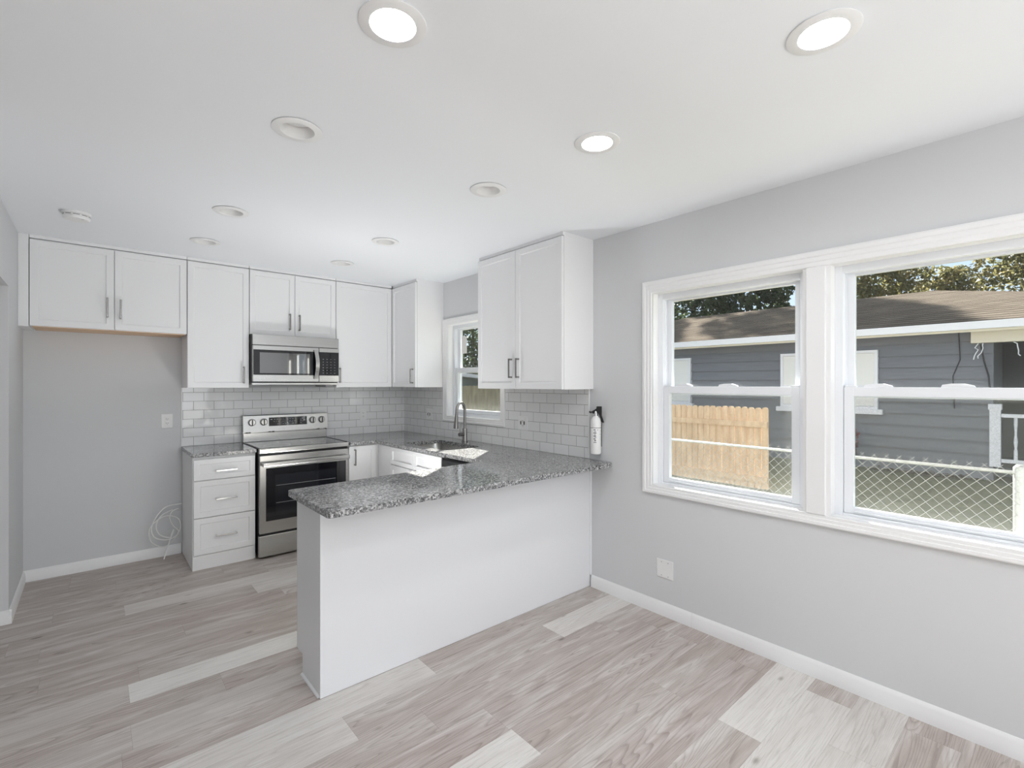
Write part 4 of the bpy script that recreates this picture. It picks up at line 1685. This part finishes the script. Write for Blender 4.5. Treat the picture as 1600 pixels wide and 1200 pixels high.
picket_fence('new tan wooden picket fence panel with scalloped tops beside the gray house', (8.1, 5.60), (8.1, 3.12), 1.075, GZ, 'cedar', 23, (-0.13, 0.755), flip=1)

# ---- neighbour house
HX = 12.0
r = thing('house', (14.5, 6.0, GZ), 'gray clapboard neighbour house with dark shingle hip roof and white gutter', 'house')
HY0, HY1 = 0.87, 13.0
M = mb('siding_gray')
z = GZ
lap = 0.225
while z < 2.45:
    z1 = min(z + lap, 2.5)
    M.prism([(HX + 0.02, z), (HX - 0.035, z), (HX + 0.004, z1), (HX + 0.02, z1)], 'y', HY0, HY1)
    z += lap
M.box(HX + 0.02, HX + 0.2, HY0, HY1, GZ, 2.5)
M.box(HX + 0.2, 20, HY1 - 0.2, HY1, GZ, 2.5)
M.box(HX + 0.2, HX + 1.9, HY0, HY0 + 0.15, GZ, 2.5)
M.build('siding', r)
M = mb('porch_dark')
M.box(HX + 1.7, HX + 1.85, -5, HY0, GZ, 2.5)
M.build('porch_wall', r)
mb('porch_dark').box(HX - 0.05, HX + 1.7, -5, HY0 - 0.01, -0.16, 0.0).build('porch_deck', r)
EV = 11.5
M = mb('shingles')
rid = 3.805
ez = 2.525
v = [(EV, HY1 + 0.4, ez), (EV, -2.3, ez), (16, 2.2, rid), (16, HY1 - 4.0, rid), (20.5, HY1 + 0.4, ez), (20.5, -2.3, ez)]
vs = [M.b.verts.new(p) for p in v]
for q in ((0, 1, 2, 3), (1, 5, 2), (5, 4, 3, 2), (4, 0, 3)):
    M.b.faces.new([vs[i] for i in q])
M.build('roof', r)
mb('outdoor_white').box(EV, 20.5, -2.3, HY1 + 0.4, ez - 0.06, ez - 0.04).build('soffit', r)
M = mb('outdoor_white')
M.prism([(EV - 0.01, ez - 0.13), (EV - 0.085, ez - 0.13), (EV - 0.10, ez - 0.05), (EV - 0.11, ez - 0.01), (EV - 0.11, ez), (EV - 0.01, ez)], 'y', -2.3, HY1 + 0.4)
M.build('gutter', r)
M = mb('outdoor_cream')
M.box(EV - 0.005, EV + 0.02, -2.3, HY1 + 0.4, ez - 0.17, ez - 0.045)
M.build('fascia', r)
M = mb('outdoor_cream')
M.box(HX - 0.15, HX + 0.02, -5, 1.15, 2.18, 2.42)
M.build('porch_beam', r)
for y0, y1 in ((2.52, 4.34), (6.55, 8.0)):
    z0, z1 = 0.94, 2.14
    M = mb('outdoor_white')
    frame_loop(M, y0, y1, z0, z1, 0.055, HX - 0.085, HX + 0.01)
    M.box(HX - 0.08, HX + 0.01, y0 + 0.055, y1 - 0.055, 1.38, 1.42)
    M.box(HX - 0.12, HX + 0.01, y0 - 0.08, y1 + 0.08, z0 - 0.10, z0 - 0.001)
    wf = M.build('house_window', r)
    M = mb('blind_white')
    z = z0 + 0.06
    while z < z1 - 0.06:
        M.prism([(HX - 0.062, z), (HX - 0.056, z + 0.031), (HX - 0.053, z + 0.031), (HX - 0.059, z)], 'y', y0 + 0.056, y1 - 0.056)
        z += 0.030
    M.build('blind', wf)
# porch railing
M = mb('outdoor_white')
M.box(HX - 0.06, HX + 0.08, 0.78, 0.92, 0.0, 1.08)
M.box(HX - 0.075, HX + 0.095, 0.765, 0.935, 1.0, 1.10)
M.build('porch_post', r)
M = mb('outdoor_white')
M.box(HX - 0.04, HX + 0.05, -4, 0.775, 0.87, 0.93)
M.box(HX - 0.02, HX + 0.03, -4, 0.775, 0.08, 0.14)
M.build('railing', r)
for i in range(16):
    y = 0.60 - i * 0.19
    M = mb('outdoor_white')
    M.lathe([(0.026, 0.14), (0.026, 0.30), (0.016, 0.33), (0.028, 0.45), (0.016, 0.57), (0.02, 0.7), (0.026, 0.74), (0.026, 0.87)], HX + 0.005, y, 0, 10)
    M.build('baluster', r, smooth=50)
M = mb('wire_dark')
M.tube([(HX - 0.05, 1.32, 2.4), (HX - 0.045, 1.30, 1.9), (HX - 0.04, 1.40, 1.6), (HX - 0.04, 1.38, 1.0)], 0.008, 6)
M.build('cable', r)
M = mb('wire_dark')
M.tube([(HX - 0.17, 1.02, 2.15), (HX - 0.12, 0.98, 1.85), (HX - 0.06, 0.93, 1.6), (HX - 0.05, 0.90, 1.2)], 0.012, 6)
M.build('cable', r)
rg = random.Random(2)
for y in (1.05, 0.99, 0.62, 0.36, 0.30):
    p = Vector((HX - 0.17, y, 2.17))
    q = [p]
    for k in range(5):
        p = p + Vector((0, rg.uniform(-0.05, 0.05), -rg.uniform(0.03, 0.08)))
        q.append(p)
    mb('outdoor_white').tube(q, 0.008, 5).build('icicle_light', r)

# ---- back-yard fence, shed
picket_fence('weathered brown picket fence at the end of the yard, seen through the sink window', (5.2, 13.2), (16.0, 13.9), 1.40, GZ, 'weathered', 60, (0.35, 1.0), flip=-1)
r = thing('garden_shed', (13.5, 20.0, GZ), 'dark green shed with a pale roof edge behind the yard fence', 'shed')
mb('shed_wall').box(11.0, 16.0, 18.5, 22, GZ, 1.75).build('wall', r)
M = mb('outdoor_white')
M.prism([(10.6, 1.98), (16.4, 1.48), (16.4, 1.62), (10.6, 2.16)], 'y', 18.1, 22.4)
M.build('roof', r)


# ---- planting
def leaves(M_name, blobs, count, size, seed):
    """a crown as one mesh: many small leaf quads spread through ellipsoidal clumps"""
    rg = np.random.default_rng(seed)
    w = np.array([b[3] * b[4] * b[5] for b in blobs]) ** 0.67
    idx = rg.choice(len(blobs), count, p=w / w.sum())
    B = np.array(blobs)[idx]
    d = rg.normal(size=(count, 3))
    d /= np.linalg.norm(d, axis=1)[:, None]
    rad = rg.uniform(0.55, 1.0, count) ** 0.5
    c = B[:, :3] + d * B[:, 3:6] * rad[:, None]
    nrm = d + rg.normal(scale=0.7, size=(count, 3))
    nrm /= np.linalg.norm(nrm, axis=1)[:, None]
    t = np.cross(nrm, rg.normal(size=(count, 3)))
    t /= np.linalg.norm(t, axis=1)[:, None]
    s = np.cross(nrm, t)
    sz = size * rg.uniform(0.6, 1.3, count)[:, None]
    P = np.stack([c - t * sz, c - s * sz * 0.55, c + t * sz, c + s * sz * 0.55], 1).reshape(-1, 3)
    me = bpy.data.meshes.new('foliage')
    me.from_pydata(P.tolist(), [], np.arange(count * 4).reshape(-1, 4).tolist())
    me.materials.append(MATS[M_name])
    return me


def tree(loc, h, wid, mname, seed, label, count=9000, size=0.10, low=0.42):
    r = thing('tree', loc, label, 'tree', 'trees behind the neighbour house')
    rg = random.Random(seed)
    blobs = []
    n_b = 30 if h > 12 else 24
    for i in range(n_b):
        q = (i + 0.5) / n_b
        a = i * 2.4 + rg.uniform(-0.4, 0.4)
        s = wid * rg.uniform(0.30, 0.42)
        rr = (wid - s) * (0.97 if q < 0.75 else 0.97 - (q - 0.75) * 2.2) * rg.uniform(0.45, 1.0) ** 0.5
        zz = h * (low + (0.93 - low) * q)
        blobs.append((rr * math.cos(a), rr * math.sin(a), zz, s, s, s * rg.uniform(0.65, 0.9)))
    me = leaves(mname, blobs, count, size, seed)
    o = bpy.data.objects.new('foliage', me)
    C.objects.link(o)
    o.parent = r
    M = mb('bark')
    x, y, z = loc
    M.tube([(x, y, z), (x + 0.1, y, z + h * 0.3), (x, y + 0.1, z + h * 0.7)], [0.22, 0.17, 0.06], 10)
    for i in range(5):
        bx, by, bz = blobs[i][:3]
        M.tube([(x + 0.05, y, z + h * 0.3), (x + bx * 0.6, y + by * 0.6, z + (h * 0.3 + bz) / 2), (x + bx, y + by, z + bz)], [0.09, 0.06, 0.02], 6)
    M.build('trunk', r)
    return r


tree((25.5, 0.0, GZ), 8.6, 2.7, 'leaf_olive', 1, 'olive tree behind the right end of the dark roof ridge', 20000, 0.085, 0.35)
tree((27.6, 6.05, GZ), 9.2, 2.65, 'leaf_olive', 2, 'sunlit olive tree behind the left end of the roof as seen in the right window', 20000, 0.085, 0.35)
tree((22.7, 9.6, GZ), 8.2, 2.1, 'leaf_dark', 9, 'small dark tree close behind the roof ridge, next to the window mullion', 14000, 0.10, 0.3)
tree((28.5, 15.5, GZ), 19.0, 2.9, 'leaf_dark', 3, 'tall dark green tree behind the roof, in the left part of the left window', 24000, 0.12, 0.2)
tree((28.5, 21.4, GZ), 19.0, 2.9, 'leaf_dark', 4, 'tall dark green tree behind the far left end of the neighbour roof', 24000, 0.13, 0.2)
tree((28.5, 27.3, GZ), 19.0, 2.9, 'leaf_dark', 7, 'tall dark tree far beyond the left end of the neighbour roof', 18000, 0.14, 0.2)
tree((33.2, 4.2, GZ), 8.0, 1.9, 'leaf_olive', 12, 'low olive tree in the gap between two taller ones, under the patch of blue sky', 9000, 0.1, 0.4)
tree((34.0, -3.2, GZ), 10.0, 4.0, 'leaf_olive', 5, 'olive tree furthest right behind the neighbour roof', 12000, 0.11)
tree((20.6, 28.0, GZ), 8.5, 4.6, 'leaf_dark', 6, 'dark tree beyond the yard fence, in the upper sash of the sink window', 16000, 0.13, 0.12)

r = thing('red_shrub', (11.4, 2.95, GZ), 'small red-leaved shrub against the gray house wall', 'shrub')
me = leaves('red_leaf', [(0, 0, 0.42, 0.16, 0.2, 0.34), (0.02, 0.12, 0.7, 0.08, 0.12, 0.2), (0, -0.14, 0.62, 0.08, 0.1, 0.2)], 420, 0.05, 21)
o = bpy.data.objects.new('foliage', me)
C.objects.link(o)
o.parent = r
mb('bark').tube([(11.4, 2.95, GZ), (11.4, 2.97, GZ + 0.5)], [0.03, 0.01], 6).build('stem', r)

M = MB().use('dead_leaf')
rg = np.random.default_rng(9)
for i in range(260):
    x, y = 11.72 + max(-0.2, min(0.2, rg.normal() * 0.1)), 1.7 + max(-0.8, min(0.8, rg.normal() * 0.4))
    a = rg.uniform(0, 6.28)
    s = rg.uniform(0.02, 0.05)
    z = GZ + 0.01 + abs(rg.normal()) * 0.025
    M.quad([(x + s * math.cos(a), y + s * math.sin(a), z), (x - s * math.sin(a), y + s * math.cos(a), z + 0.012), (x - s * math.cos(a), y - s * math.sin(a), z + 0.004), (x + s * math.sin(a), y - s * math.cos(a), z + 0.016)])
o = M.build('fallen_leaves', base=(11.7, 1.9, GZ), recalc=False)
tag(o, 'drift of brown fallen leaves at the foot of the gray house wall', 'leaves', kind='stuff')
